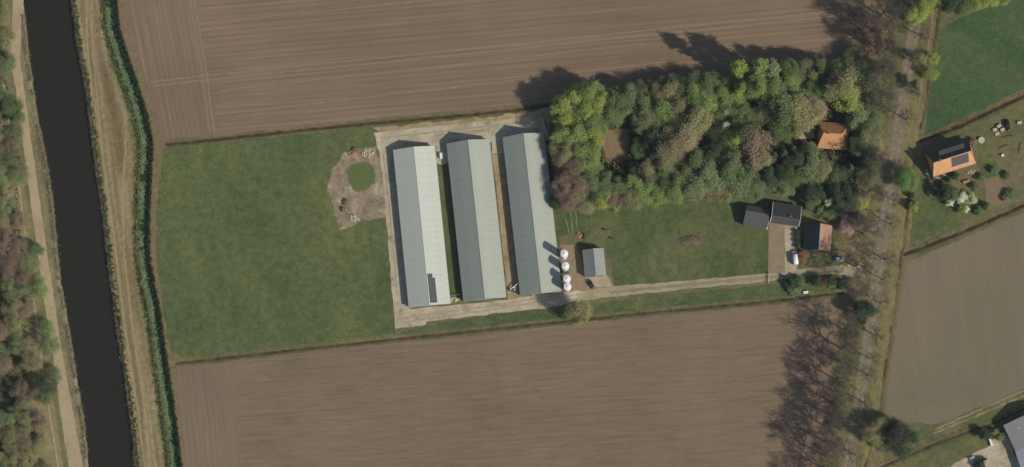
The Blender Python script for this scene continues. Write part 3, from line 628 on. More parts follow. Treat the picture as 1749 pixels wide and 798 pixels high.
# ------------------------------------------------------------------ vehicles
def car(px, py, ang, L, W, H, paint, label, van=False, cat='car', name='parked_car'):
    o = empty(name, P(px, py, .8).to_2d().to_3d() + Vector((0, 0, .055)), ang); tag(o, label, cat)
    w = W/2; h = L/2                                            # +X is the front
    belt = H*.55 if not van else H*.5
    prof = [(-h, .35, belt*.82, w*.86), (-h+.12, .26, belt, w*.95), (-h*.45, .24, belt, w), (h*.3, .24, belt, w), (h-.55, .26, belt*.9, w*.97), (h-.08, .3, belt*.74, w*.88), (h, .38, belt*.6, w*.8)]
    if van: prof = [(-h, .35, H*.93, w*.93), (-h+.1, .28, H*.98, w*.97), (-h*.3, .26, H, w), (h*.42, .26, H*.99, w), (h*.66, .26, belt*1.06, w), (h-.1, .3, belt*.8, w*.92), (h, .4, belt*.62, w*.86)]
    m = MB(); n = len(m.v)
    for x, z0, z1, ww in prof: m.v += [(x, -ww, z0), (x, ww, z0), (x, ww*1.0, z0*.4 + z1*.6), (x, ww*.9, z1), (x, -ww*.9, z1), (x, -ww, z0*.4 + z1*.6)]
    for i in range(len(prof) - 1):
        for k in range(6): a = i*6 + k; b = i*6 + (k+1) % 6; m.f.append((a, b, b+6, a+6))
    m.f += [(5, 4, 3, 2, 1, 0), tuple((len(prof)-1)*6 + k for k in range(6))]
    m.build('body', paint, o, True)
    if not van:
        c = MB(); lo = [(-h*.86, -w*.86), (h*.34, -w*.86), (h*.34, w*.86), (-h*.86, w*.86)]; hi = [(-h*.58, -w*.7), (h*.02, -w*.7), (h*.02, w*.7), (-h*.58, w*.7)]
        c.hexa([(x, y, belt - .02) for x, y in lo], [(x, y, H) for x, y in hi]); c.build('cabin', paint, o)
        def pane(nm, p): MB().poly(p).build(nm, 'glass', o)
        e = .012
        pane('windscreen', [(h*.33, -w*.78, belt+.04), (h*.33, w*.78, belt+.04), (h*.05+.02, w*.64, H-.05), (h*.05+.02, -w*.64, H-.05)])
        pane('rear_window', [(-h*.85, w*.76, belt+.06), (-h*.85, -w*.76, belt+.06), (-h*.605, -w*.62, H-.06), (-h*.605, w*.62, H-.06)])
        for s in (-1, 1): pane('side_window', [(-h*.78, s*(w*.86+e), belt+.04), (h*.26, s*(w*.86+e), belt+.04), (-h*.0, s*(w*.715+e), H-.05), (-h*.56, s*(w*.715+e), H-.05)])
    else:
        MB().poly([(h*.65+.02, -w*.84, belt*1.1), (h*.65+.02, w*.84, belt*1.1), (h*.45+.02, w*.82, H*.965), (h*.45+.02, -w*.82, H*.965)]).build('windscreen', 'glass', o)
        for s in (-1, 1): MB().poly([(h*.2, s*(w+.012), H*.55), (h*.5, s*(w+.012), H*.55), (h*.42, s*(w*.95+.012), H*.85), (h*.2, s*(w*.95+.012), H*.85)]).build('side_window', 'glass', o)
        MB().box(-h*.1, h*.12, -.35, .35, H*.99, H + .08).build('roof_hatch', 'trim_white', o)
    for sx in (-.62, .62):
        for sy in (-1, 1):
            t = MB().tube((0, -.1, 0), (0, .1, 0), .32, 16).build('wheel', 'rubber', o, False, (sx*h, sy*(w - .06), .32)); MB().tube((0, sy*.09, 0), (0, sy*.125, 0), .19, 12).build('rim', 'metal_grey', t)
    for sy in (-1, 1):
        MB().box(h - .1, h + .015, sy*w*.62 - .16, sy*w*.62 + .16, belt*.6, belt*.74).build('headlight', 'lamp_glass', o); MB().box(-h - .012, -h + .05, sy*w*.68 - .1, sy*w*.68 + .1, belt*.62, belt*.8).build('tail_light', 'lamp_red', o)
        MB().box(h*.22, h*.3, sy*(w + .1) - .09, sy*(w + .1) + .09, belt, belt + .14).build('mirror', paint, o)
car(1358, 440.5, math.radians(98), 5.4, 2.0, 2.5, 'paint_white', 'white van parked on the pale paving of the house drive', True, 'van', 'parked_van')
car(1433, 442.5, math.radians(2), 4.2, 1.75, 1.5, 'paint_silver_blue', 'silver-blue car parked on the grass by the drive entrance')
car(1009, 485, math.radians(122), 3.9, 1.7, 1.5, 'paint_dark', 'small dark car parked before the grey shed')
car(1720.5, 214, math.radians(-80), 4.6, 1.85, 1.5, 'paint_black', 'black car parked on the rough grass behind the long house')

# ------------------------------------------------------------------ plants: materials and shared shapes
def leafy(name, transl=.25, var=.35):
    t = NT(name); oi = t.new('ShaderNodeObjectInfo'); ge = t.new('ShaderNodeNewGeometry')
    c = t.mix(1.0, oi.outputs['Color'], t.gray(ge.outputs['Random Per Island'], 1 - var, 1 + var, 0, 1), 'MULTIPLY')
    t.base(c, .75); t.b.inputs['Specular IOR Level'].default_value = .15
    tr = t.new('ShaderNodeBsdfTranslucent'); t.link(c, tr.inputs[0]); mx = t.new('ShaderNodeMixShader'); mx.inputs[0].default_value = transl
    t.link(t.b.outputs[0], mx.inputs[1]); t.link(tr.outputs[0], mx.inputs[2]); t.link(mx.outputs[0], t.out.inputs[0])
leafy('leaf', .45, .25); leafy('needle', .15, .3)
plain('bark', (.105, .088, .068, 1), .9, .25, 4); plain('twig', (.115, .095, .075, 1), .9, .2, 4)
leafy('blade', .2, .3)

def seg_mesh(name, segs, n, mat):
    """tapered n-sided tubes, one for each row (x0,y0,z0,r0,x1,y1,z1,r1)"""
    s = np.asarray(segs, float); p0, r0, p1, r1 = s[:, :3], s[:, 3], s[:, 4:7], s[:, 7]
    d = p1 - p0; d /= np.linalg.norm(d, axis=1)[:, None] + 1e-9
    up = np.where(np.abs(d[:, 2:3]) > .9, [[1., 0, 0]], [[0, 0, 1.]]); u = np.cross(d, up); u /= np.linalg.norm(u, axis=1)[:, None]; w = np.cross(d, u)
    a = np.arange(n) * 2 * np.pi / n; ring = u[:, None] * np.cos(a)[None, :, None] + w[:, None] * np.sin(a)[None, :, None]
    V = np.concatenate([p0[:, None] + ring * r0[:, None, None], p1[:, None] + ring * r1[:, None, None]], 1).reshape(-1, 3)
    k = np.arange(n); q = np.stack([k, (k+1) % n, n + (k+1) % n, n + k], -1)
    F = (np.arange(len(s))[:, None, None] * 2 * n + q[None]).reshape(-1, 4)
    return np_mesh(name, V, F, mat, n > 4)
def leaf_mesh(name, pts, size, r, mat='leaf', up=.35, out=None):
    """one small bent-free leaf spray (quad) at each point, facing partly up and outwards"""
    n = len(pts); nr = r.normal(size=(n, 3)); nr /= np.linalg.norm(nr, axis=1)[:, None]
    nr = nr * .75 + np.array([0, 0, up])
    if out is not None: nr = nr + out * .55
    nr /= np.linalg.norm(nr, axis=1)[:, None]
    t = np.cross(nr, r.normal(size=(n, 3))); t /= np.linalg.norm(t, axis=1)[:, None]; b = np.cross(nr, t)
    s = size * r.uniform(.55, 1.25, (n, 1)); sb = s * r.uniform(.5, .95, (n, 1))
    V = np.stack([pts - t*s, pts - b*sb, pts + t*s, pts + b*sb], 1).reshape(-1, 3)
    F = np.arange(4*n).reshape(-1, 4); return np_mesh(name, V, F, mat)

def grow(r, H, R, first=.28, limbs=9, levels=4, kids=(4, 4, 3), upness=.55, trunk_top=.62, rad=.26):
    """a branching skeleton: thick segments, thin segments, twig tips"""
    thick, thin, tips = [], [], []
    def branch(p, d, L, ra, lev):
        n = 3; q = p; dd = d
        for i in range(n):
            dd = dd + r.normal(size=3) * (.13 + .05*lev) + np.array([0, 0, .05*upness]); dd = dd / np.linalg.norm(dd)
            q2 = q + dd * L / n; r0 = ra * (1 - .72 * i/n); r1 = ra * (1 - .72 * (i+1)/n)
            (thick if lev <= 1 else thin).append((*q, r0, *q2, r1)); q = q2
            if lev < levels and (i > 0 or lev > 1):
                for _ in range(int(kids[min(lev-1, len(kids)-1)] * (.5 if i < n-1 else 1)) or 1):
                    ax = r.normal(size=3); ax -= ax.dot(dd)*dd; ax /= np.linalg.norm(ax) + 1e-9
                    nd = dd * .75 + ax * r.uniform(.45, .95) + np.array([0, 0, .16*upness]); nd /= np.linalg.norm(nd)
                    branch(q, nd, L * r.uniform(.42, .66), max(r1 * .66, .024), lev + 1)
        if lev >= levels - 1: tips.append(q)
    q = np.zeros(3); k = 6; lean = r.normal(size=2) * .012 * H; path = [q]
    for i in range(k):
        z = H * trunk_top * (i+1)/k; q2 = np.array([lean[0]*(i+1)/k + r.normal()*.05, lean[1]*(i+1)/k + r.normal()*.05, z])
        thick.append((*q, rad*(1 - .6*i/k), *q2, rad*(1 - .6*(i+1)/k))); q = q2; path.append(q)
    for i in range(limbs):
        t = first + (trunk_top - first) * (i / max(1, limbs-1)) ** .9; z = t*H
        f = t / trunk_top * k; b = path[min(int(f), k-1)] + (path[min(int(f)+1, k)] - path[min(int(f), k-1)]) * (f - int(f))
        an = i * 2.4 + r.uniform(-.5, .5); el = upness * (.45 + .75 * (t-first)/(trunk_top-first+1e-6)) + r.uniform(-.1, .15)
        d = np.array([math.cos(an)*math.cos(el), math.sin(an)*math.cos(el), math.sin(el)])
        L = min(R * r.uniform(.85, 1.1) / max(.35, math.cos(el)), (H - z) * 1.1)
        branch(b, d, L * .72, rad * (.5 - .2*i/limbs), 1)
    branch(path[-1], np.array([0, 0, 1.]), H*(1 - trunk_top)*.8, rad*.38, 1)
    return thick, thin, np.array(tips)
def fit(H, R, thick, thin, tips):
    rr = np.percentile(np.hypot(tips[:, 0], tips[:, 1]), 93); hz = tips[:, 2].max()
    return R / rr, H / hz
TPL = {}
def template(kind, i, H, R, per_tip, size, clump, twigs=True, **kw):
    r = np.random.default_rng(abs(hash((kind, i))) % 9999 if False else sum(map(ord, kind)) * 31 + i); th, tn, tips = grow(r, H, R, **kw); sx, sz = fit(H, R, th, tn, tips)
    def sc(a):
        a = np.array(a); a[:, [0, 1, 4, 5]] *= sx; a[:, [2, 6]] *= sz; return a
    th, tn = sc(th), sc(tn); tips = tips * [sx, sx, sz]
    trunk = seg_mesh('trunk', th, 7, 'bark')
    if per_tip == 0:
        crown = seg_mesh('crown', tn, 3, 'twig')
    else:
        n = len(tips); c = np.repeat(tips, per_tip, 0) + r.normal(size=(n*per_tip, 3)) * clump
        ctr = np.array([0, 0, H*.5]); out = c - ctr; out /= np.linalg.norm(out, axis=1)[:, None]
        crown = leaf_mesh('crown', c, size, r, 'leaf', .95, out)
    tw = seg_mesh('branches', tn[::2] if per_tip else tn, 3, 'twig') if per_tip and twigs else None
    TPL.setdefault(kind, []).append((trunk, crown, tw, H, R))
for i in range(4): template('broad', i, 13, 4.0, 22, .20, .58, True, first=.3, limbs=9, levels=3, kids=(5, 4, 3), upness=.6)
for i in range(4): template('sparse', i, 13, 4.0, 6, .16, .55, True, first=.3, limbs=10, levels=4, kids=(4, 3, 2), upness=.65)
for i in range(4): template('bare', i, 16, 5.2, 0, 0, 0, False, first=.30, limbs=12, levels=4, kids=(5, 4, 3), upness=.75, trunk_top=.66, rad=.30)
for i in range(4): template('airy', i, 13, 4.0, 3, .15, .5, True, first=.28, limbs=10, levels=4, kids=(4, 3, 2), upness=.65)
for i in range(3): template('barethin', i, 12, 3.8, 0, 0, 0, False, first=.32, limbs=8, levels=4, kids=(4, 3, 3), upness=.75, trunk_top=.66, rad=.22)
for i in range(2): template('column', i, 20, 2.4, 11, .28, .36, True, first=.12, limbs=22, levels=3, kids=(3, 3, 2), upness=1.15, trunk_top=.85)
for i in range(3): template('bush', i, 3.2, 1.8, 9, .19, .22, False, first=.06, limbs=9, levels=3, kids=(4, 3, 2), upness=.7, trunk_top=.4, rad=.08)
def conifer(i):
    r = np.random.default_rng(500 + i); H, R = 14.0, 3.2; th = [(0, 0, 0, .24, 0, 0, H*.98, .03)]; pts = []; outs = []
    z = 1.2
    while z < H*.97:
        rr = R * (1 - z/H) ** .8 + .15; n = 7
        for k in range(n):
            a = r.uniform(0, 6.28); L = rr * r.uniform(.75, 1.1); e = np.array([math.cos(a)*L, math.sin(a)*L, z - L*.18]); th.append((0, 0, z, .05, *e, .012))
            m = int(6 + 16*L/R); t = r.uniform(.2, 1, m)[:, None] ** .7; pts.append(np.array([0, 0, z])*(1-t) + e*t + r.normal(size=(m, 3)) * [.22, .22, .14]); outs.append(np.repeat((e - [0, 0, z - .5])[None] / (L + .5), m, 0))
        z += .42
    TPL.setdefault('conifer', []).append((seg_mesh('trunk', th, 6, 'bark'), leaf_mesh('crown', np.vstack(pts), .26, r, 'needle', .45, np.vstack(outs)), None, H, R))
for i in range(2): conifer(i)

def C3(r, g, b, k=1.0):
    return tuple(min(.85, c * k) for c in srgb(r, g, b)) + (1,)
# leaf and bud colours of the kinds of tree in the picture
PAL = {'YG': (C3(156, 166, 88), 'yellow-green leafy'), 'LG': (C3(140, 156, 92), 'light green leafy'), 'MG': (C3(116, 132, 84), 'mid green leafy'), 'DG': (C3(82, 96, 68), 'dark green'),
       'OL': (C3(152, 148, 104), 'olive half-leafed'), 'BR': (C3(148, 130, 108), 'brownish budding'), 'TN': (C3(160, 150, 112), 'tan budding'), 'PG': (C3(184, 192, 150), 'pale green leafy'),
       'WH': (C3(236, 236, 190), 'white-flowering'), 'PK': (C3(196, 162, 156), 'pink-flowering'), 'BG': (C3(116, 144, 82), 'bright green'), 'OR': (C3(146, 118, 86), 'orange-brown'), 'GO': (C3(134, 144, 100), 'grey-green leafy'), 'DO': (C3(120, 122, 88), 'dull olive')}
ORD = 'first second third fourth fifth sixth seventh eighth ninth tenth eleventh twelfth thirteenth fourteenth fifteenth sixteenth seventeenth eighteenth nineteenth twentieth'.split()
for _t in ('twenty', 'thirty', 'forty', 'fifty', 'sixty'):
    ORD += [_t[:-1] + 'ieth'] if _t != 'twenty' else []
    ORD += [_t + '-' + x for x in ORD[:9]]
def plant(name, kind, px, py, H, Rpx, col, label, cat='tree', group=None, idx=None, zc=.62):
    ts = TPL[kind]; trunk, crown, tw, h0, r0 = ts[(idx if idx is not None else int(px*7 + py*3)) % len(ts)]
    b = P(px, py, H*zc); k = Rpx*S / r0 * (1.28 if kind in ('broad', 'sparse', 'airy') else 1.0); o = empty(name, (b.x, b.y, 0), (px*1.7 + py) % 6.28, (k, k, H/h0)); tag(o, label, cat, group)
    obj('trunk' if kind != 'bush' else 'stems', trunk, o)
    if tw: obj('branches', tw, o)
    c = obj('crown' if kind != 'bush' else 'foliage', crown, o)
    v = 1.2 + .18 * (((px*13.7 + py*7.3) % 10) / 5 - 1); c.color = tuple(min(.85, x*v) for x in col[:3]) + (1,)
    return o
def grove(rows, where, group, axis='y', frm='north'):
    """rows of (px, py, height, radius px, palette, shape); labels count within each look"""
    if 'wood' in group: WOOD.extend(rows)
    rows = sorted(rows, key=lambda t: t[1] if axis == 'y' else t[0]); cnt = {}; tot = {}
    def look_of(t):
        kind = {'conifer': 'conifer', 'bush': 'shrub', 'column': 'columnar tree'}.get(t[5], 'young tree' if 'filling' in group else 'tree')
        return ('leafless' if t[5] == 'bare' else PAL[t[4]][1]) + ' ' + kind
    for t in rows: tot[look_of(t)] = tot.get(look_of(t), 0) + 1
    for t in rows:
        px, py, H, R, pal, sh = t; key = look_of(t); i = cnt.get(key, 0); cnt[key] = i + 1; col = PAL[pal][0]
        lab = f'the only {key} {where}' if tot[key] == 1 else f'{ORD[i]} {key} from the {frm} {where}'
        plant('young_tree' if 'filling' in group else {'conifer': 'conifer', 'bush': 'shrub', 'column': 'poplar_tree', 'bare': 'bare_tree'}.get(sh, 'leafy_tree'), sh, px, py, H, R, col, lab, 'shrub' if sh == 'bush' else 'tree', group)

B, SP, BA, CO, CL, BU = 'broad', 'sparse', 'bare', 'conifer', 'column', 'bush'
WOOD = []
def fill_trees():
    """young half-leafed trees that close the canopy between the big crowns"""
    rr = random.Random(11); got = []; poly = [Vector(p) for p in ((950,172),(1100,152),(1250,132),(1400,116),(1500,108),(1492,250),(1485,300),(1330,318),(960,352))]
    gaps = [(1060,258,54),(1205,243,30),(1422,222,48),(1372,226,24),(1320,285,34),(1452,196,36),(1345,285,22),(1246,175,8),(1280,178,26),(1455,285,28),(1100,272,24),(1232,225,18)]
    px = np.array([p[0] for p in WOOD]); py = np.array([p[1] for p in WOOD]); pr = np.array([p[3] for p in WOOD])
    for _ in range(4000):
        x, y = rr.uniform(945, 1500), rr.uniform(110, 350)
        if not inside(np.array([x]), np.array([y]), poly)[0] or any((x-a)**2 + (y-b)**2 < c*c for a, b, c in gaps): continue
        d = np.hypot(px - x, py - y)
        if (d / (pr * .95)).min() < 1 or any((x-q[0])**2 + (y-q[1])**2 < 21**2 for q in got): continue
        k = int(d.argmin()); pal = WOOD[k][4]; pal = {'DG': 'MG', 'YG': 'LG', 'MG': 'GO', 'TN': 'OL', 'PG': 'GO', 'WH': 'GO', 'OR': 'OL'}.get(pal, pal)
        got.append((x, y, rr.uniform(8.5, 11.5), rr.uniform(12, 14.5), pal, SP))
    for x0, x1, nm in ((0, 1080, 'western'), (1080, 1250, 'middle'), (1250, 1380, 'eastern'), (1380, 1600, 'roadside')):
        grove([t for t in got if x0 <= t[0] < x1], f"in the wood's {nm} part", 'young trees filling the wood', 'y', 'north')
grove([(962,180,16,15,'YG',B),(985,166,15,14,'YG',B),(1008,161,16,15,'LG',B),(1025,176,14,13,'YG',B),(968,206,15,14,'YG',B),(995,196,15,15,'YG',B),(1014,208,12,11,'LG',B),(960,232,14,12,'LG',B),
       (985,228,15,15,'LG',B),(1010,232,15,14,'YG',B),(1012,256,12,10,'LG',B),(966,258,14,13,'OL',SP),(992,255,14,14,'LG',B),(978,284,13,15,'BR',SP),(1000,280,12,13,'LG',B),(1016,288,8,9,'LG',B),
       (962,312,13,13,'BR',SP),(985,312,14,15,'BR',SP),(1008,312,11,13,'MG',B),(1032,308,8,10,'MG',B),(970,340,12,14,'BR',SP),(992,338,10,12,'OL',SP),(1031,336,8,13,'YG',B),(1012,334,10,10,'DG',B),(951,346,8,8,'DG',B),(948,200,11,9,'MG',B),(975,185,13,12,'OL',SP),(1003,218,13,11,'MG',B),(1036,195,12,11,'MG',B)],
      "in the wood's western block", 'trees of the garden wood')
grove([(1045,166,13,13,'MG',B),(1062,176,14,14,'MG',B),(1080,166,13,13,'GO',B),(1098,176,14,14,'MG',B),(1120,160,12,13,'OL',SP),(1142,160,13,15,'OL',B),(1108,196,13,14,'OL',SP),(1135,192,15,17,'LG',B),(1160,182,14,15,'OL',B),
       (1058,194,9,11,'LG',B),(1090,204,9,10,'GO',SP),(1165,152,11,12,'MG',B),(1188,160,13,14,'LG',B),(1206,180,14,14,'LG',B),(1210,152,12,13,'MG',B),(1232,162,12,13,'LG',B),(1232,186,9,10,'MG',B),(1185,180,12,12,'GO',B),(1100,150,10,10,'DO',SP),(1075,152,10,10,'DO',SP),(1125,148,9,10,'DO',SP),(1150,140,9,9,'DO',SP),(1190,142,9,10,'DO',SP)],
      "along the wood's northern strip", 'trees of the garden wood', 'x', 'west')
grove([(1150,246,17,20,'TN',SP),(1172,226,16,18,'TN',B),(1190,206,16,17,'OL',B),(1113,226,11,14,'DG',B),(1094,254,6,11,'MG',B),(1118,262,9,9,'DG',B),(1148,262,14,13,'TN',SP),(1255,236,13,13,'YG',B),(1238,216,12,6,'PG',B),(1222,226,11,11,'DG',B),(1240,194,10,7,'PG',B),
       (1290,250,15,20,'BR',B),(1300,268,14,15,'OL',B),(1275,236,15,17,'DO',B),(1270,192,10,13,'GO',B),(1214,262,11,12,'DG',B),(1258,205,11,12,'MG',B),(1105,285,7,9,'OR',SP),(1150,298,8,9,'PG',SP),(1084,288,7,8,'DG',B)],
      'in the middle of the wood', 'trees of the garden wood', 'x', 'west')
grove([(1050,338,8,12,'BR',SP),(1070,330,9,12,'OL',SP),(1086,318,10,12,'LG',B),(1102,330,10,13,'LG',B),(1125,330,10,12,'LG',B),(1155,326,11,13,'LG',B),(1180,320,11,14,'GO',B),(1205,300,14,17,'GO',B),(1190,280,13,15,'MG',B),(1226,310,13,15,'GO',B),(1250,306,14,18,'MG',B),
       (1248,280,13,14,'GO',B),(1275,310,12,14,'GO',B),(1236,330,9,11,'OL',SP),(1290,324,9,10,'MG',B),(1062,316,7,9,'GO',B),(1110,308,10,12,'DO',B),(1135,312,10,10,'DG',B),(1200,328,8,10,'OL',SP),(1050,352,4,8,'LG',BU),(1118,346,4,8,'LG',BU),(1310,316,8,10,'DO',B)],
      "along the wood's southern edge above the meadow", 'trees of the garden wood', 'x', 'west')
grove([(1262,118,27,11,'YG',CL),(1268,150,15,10,'YG',B),(1300,116,25,12,'LG',CL),(1318,122,24,12,'GO',CL),(1294,146,20,14,'LG',B),(1322,156,19,15,'LG',B),(1346,118,17,12,'MG',B),(1350,140,15,13,'LG',B),(1372,114,13,11,'DO',B),(1398,112,13,11,'MG',B),(1338,176,17,19,'GO',B),(1365,190,18,22,'OL',B),(1386,186,17,16,'TN',SP),
       (1340,206,16,17,'MG',B),(1364,212,13,13,'OL',B),(1386,132,11,12,'LG',B),(1392,156,11,11,'MG',B),(1412,136,10,12,'DG',B),(1440,146,18,21,'OL',B),(1444,166,16,18,'YG',B),(1472,136,12,14,'DG',B),(1490,126,11,13,'DO',SP),(1482,152,12,14,'DO',B),(1502,142,10,12,'OL',SP),(1425,160,12,12,'MG',B)],
      'in the north-east of the wood', 'trees of the garden wood', 'x', 'west')
grove([(1470,200,13,16,'GO',B),(1486,216,12,13,'MG',B),(1478,236,11,13,'OL',B),(1466,250,10,11,'MG',B),(1492,252,9,11,'OL',SP),(1488,186,11,12,'DO',SP),(1488,282,12,10,'DO',SP),(1494,232,10,9,'OL',SP)],
      'between the orange-tiled farmhouse and the road', 'trees of the garden wood')
grove([(1340,302,12,13,'DG',B),(1362,272,14,14,'DG',B),(1386,276,14,15,'GO',B),(1402,290,12,13,'OL',B),(1376,296,11,12,'GO',B),(1338,262,17,13,'DG',CO),(1322,266,16,12,'DG',CO),(1354,254,13,11,'DG',CO),(1316,300,11,12,'DG',B),(1346,320,8,9,'MG',B),(1452,288,13,13,'DG',CO),(1470,296,11,12,'DG',CO),(1440,296,10,10,'DG',B),(1420,288,9,10,'DO',SP),(1412,305,7,9,'OL',BU)],
      "in the wood's south-east corner below the farmhouse", 'trees of the garden wood', 'x', 'west')
fill_trees()
grove([(1390,326,10,11,'DG',B),(1386,346,7,9,'MG',B),(1406,334,9,10,'DG',CO),(1430,326,11,11,'DG',B),(1450,330,11,12,'DG',B),(1416,346,5,8,'WH',BU),(1400,357,5,8,'MG',BU),(1436,350,8,11,'DG',B),(1456,350,8,11,'DO',SP),(1468,346,6,9,'YG',SP),(1418,364,5,9,'OL',SP),(1446,384,6.5,10,'PK',SP),(1452,394,4,5,'PK',SP),(1470,372,6,9,'OL',SP)],
      'in the garden between slate house and road', 'trees of the slate house garden', 'x', 'west')
grove([(1372,440,3,10,'OR',BU),(1380,446,2.2,7,'DO',BU),(1352,484,4.2,11,'DG',BU),(1366,482,3.6,9,'MG',BU),(1358,496,3,10,'GO',BU),(1396,480,4.5,9,'DG',BU),(1408,482,3.2,7,'OR',BU),(1420,482,2.6,8,'LG',BU),(1452,482,2.4,7,'GO',BU),(1440,486,2.4,8,'MG',BU),(1362,396,2.0,4,'DG',BU),(1362,404,2.0,4,'DG',BU),(1362,412,2.0,4,'DG',BU),(1363,420,2.0,4,'DG',BU)],
      'along the farm drive and house paving', 'shrubs beside the drive', 'y', 'north')
grove([(1610,312,7,7,'DG',CO),(1622,306,6,6,'DG',CO),(1602,328,5,6,'DG',CO),(1614,330,7,9,'DG',B),(1622,346,4,6,'WH',BU),(1643,338,4.5,7,'WH',SP),(1650,357,3.5,5,'WH',BU),(1660,340,4,6,'PG',B),(1640,352,4,8,'MG',BU),(1628,330,5,8,'MG',B),(1632,300,3,6,'DG',BU),(1664,318,2.4,6,'DO',BU),(1663,242,2.6,6,'BR',BU),(1676,302,2.4,6,'MG',BU),(1698,290,2.6,6,'MG',BU),(1672,360,2.6,7,'MG',BU),(1590,330,2,5,'OL',BU),(1682,352,2.4,6,'DG',BU),(1726,330,2.4,8,'MG',BU),(1720,300,2.2,6,'MG',BU)],
      'in the garden of the long orange house', 'shrubs round the long orange house', 'x', 'west')
grove([(1548,308,8,14,'BG',SP),(1560,352,4,8,'YG',BU),(1557,334,3,5,'DG',BU),(1476,532,9,13,'DG',B),(1490,744,11,14,'OL','airy'),(1500,728,9,11,'OL',SP),(1538,746,14,27,'DG',BA),(1534,740,13,22,'DG',BA),(1540,750,12,19,'DG',SP),(1528,738,11,13,'DG',B),(1515,762,8,10,'DO',SP),(1683,742,5,7,'DG',B),(1700,738,3,6,'GO',BU),(1708,746,3,6,'GO',BU),(1676,792,4,8,'DG',BU),(1562,26,9,11,'YG',SP),(1576,10,10,13,'YG',B),(1596,0,11,12,'YG',SP),(1594,100,6,8,'YG','airy'),(1590,126,6,9,'YG','airy'),(1570,100,8,8,'YG','airy'),(1566,145,8,8,'OL',SP),(1615,-6,14,16,'DG',B),(1645,6,8,12,'MG',B),(1668,4,7,10,'YG',SP),(1690,-2,7,10,'YG',B),(1712,-6,8,11,'YG',B)],
      'on the verge and ditch east of the road', 'trees east of the road', 'y', 'north')
grove([(984,538,14,17,'OL',BA),(986,534,14,15,'OL',SP)], 'beside the yard south of the silos', 'trees by the yard', 'x', 'west')
grove([(592,346,1.6,5,'OL',BU),(588,358,1.4,4,'OL',BU),(606,256,1.2,4,'OL',BU),(1000,404,1.3,4,'DO',BU)], 'by the pond and shed', 'low shrubs in the yard', 'y', 'north')
# leafless roadside trees, two rows
west = [(1516,-20),(1512,22),(1504,55),(1515,85),(1506,118),(1503,170),(1496,275),(1487,330),(1478,400),(1466,455),(1458,500),(1449,566),(1443,597),(1438,622),(1432,650),(1429,672),(1426,692),(1423,712),(1419,735),(1414,758),(1410,780),(1407,803),(1402,840)]
for i, (x, y) in enumerate(west):
    H = 17.5 + 3.0 * math.sin(i*2.3); plant('bare_tree', 'bare', x, y - 6 if i else y, H, 27 + 4*math.sin(i*1.7), PAL['BR'][0], f'{ORD[i]} leafless tree from the north in the row west of the road', 'tree', 'leafless trees lining the road', i)
east = [(1576,60),(1568,108),(1560,160),(1552,205),(1534,290),(1530,345),(1524,385),(1516,445),(1511,480),(1506,520),(1498,575),(1490,615),(1485,645),(1478,690),(1470,735),(1462,780),(1455,830)]
for i, (x, y) in enumerate(east):
    H = 10.5 + 2.2 * math.sin(i*1.9 + 1); plant('bare_tree', 'barethin', x, y - 5, H, 17 + 3*math.sin(i*2.1), PAL['BR'][0], f'{ORD[i]} leafless tree from the north in the row east of the road', 'tree', 'leafless trees lining the road', i + 1)
grove([(1478,42,18,26,'BR',BA),(1462,20,16,22,'BR',BA),(1488,70,17,22,'BR',BA),(1470,96,10,12,'DO','airy'),(1450,102,9,10,'MG','airy')], 'at the field corner north of the wood', 'trees at the field corner', 'y', 'north')
# wood on the west bank of the canal
wb = []
rr = random.Random(5)
for y in range(-8, 815, 24):
    xr = np.interp(y, [-130, 0, 200, 400, 600, 800, 930], [10, 22, 30, 46, 64, 84, 100])
    for k in range(4):
        if k == 0 and rr.random() < .5: continue
        x = xr - 13 - 24*k + rr.uniform(-5, 5)
        if x < -9: continue
        if 610 < y < 690 and 4 < x < 34 or (470 < y < 560 and x < 14): continue
        wb.append((x, y + rr.uniform(-6, 6), rr.uniform(6.5, 9.5), rr.uniform(11, 14), rr.choice(['OL', 'GO', 'BR', 'GO', 'OL', 'BR', 'OL']), rr.choice(['airy', 'airy', 'airy', SP])))
wb = [t for t in wb if not (t[1] < 200 and t[0] > 4 + (t[1]-60)*.06)]
wb += [(30,298,8,13,'GO','airy'),(24,270,8,11,'DO',SP),(52,450,8,12,'GO','airy'),(66,492,8,14,'LG','airy'),(60,425,7,10,'MG','airy'),(84,590,8,13,'GO','airy'),(80,560,7,10,'LG','airy'),(80,655,9,14,'DG','airy'),(92,640,7,10,'GO','airy'),(76,678,7,10,'MG','airy'),(8,110,8,13,'GO',SP),(10,60,7,11,'OL',SP),(2,30,8,12,'OL',SP),(18,180,8,12,'MG',SP),(30,200,6,9,'GO',SP)]
for y0, y1, nm in ((-99, 270, 'northern'), (270, 540, 'middle'), (540, 999, 'southern')):
    grove([t for t in wb if y0 <= t[1] < y1], f"on the canal's west bank, {nm} third", 'trees of the canal-side wood', 'y', 'north')

# ------------------------------------------------------------------ uncountable ground cover
def tufts(name, pts, size, col, h=(.25, .6), seed=0, spread=.35, blades=5, z=0.0):
    r = np.random.default_rng(seed); pts = np.asarray(pts); n = len(pts) * blades
    p = np.repeat(pts, blades, 0) + r.normal(size=(n, 2)) * spread; zz = np.maximum(GZ(p[:, 0], p[:, 1]) - .02, z)
    a = r.uniform(0, 6.28, n); l = size * r.uniform(.5, 1.3, n); hh = r.uniform(*h, n); lean = r.normal(size=(n, 2)) * .35 * hh[:, None]
    t = np.stack([np.cos(a), np.sin(a)], -1) * l[:, None] * .5
    V = np.stack([np.column_stack([p - t, zz]), np.column_stack([p + t, zz]), np.column_stack([p + t*.5 + lean, zz + hh]), np.column_stack([p - t*.5 + lean, zz + hh])], 1).reshape(-1, 3)
    o = obj(name, np_mesh(name, V, np.arange(4*n).reshape(-1, 4), 'blade')); o.color = col; o['kind'] = 'stuff'; return o
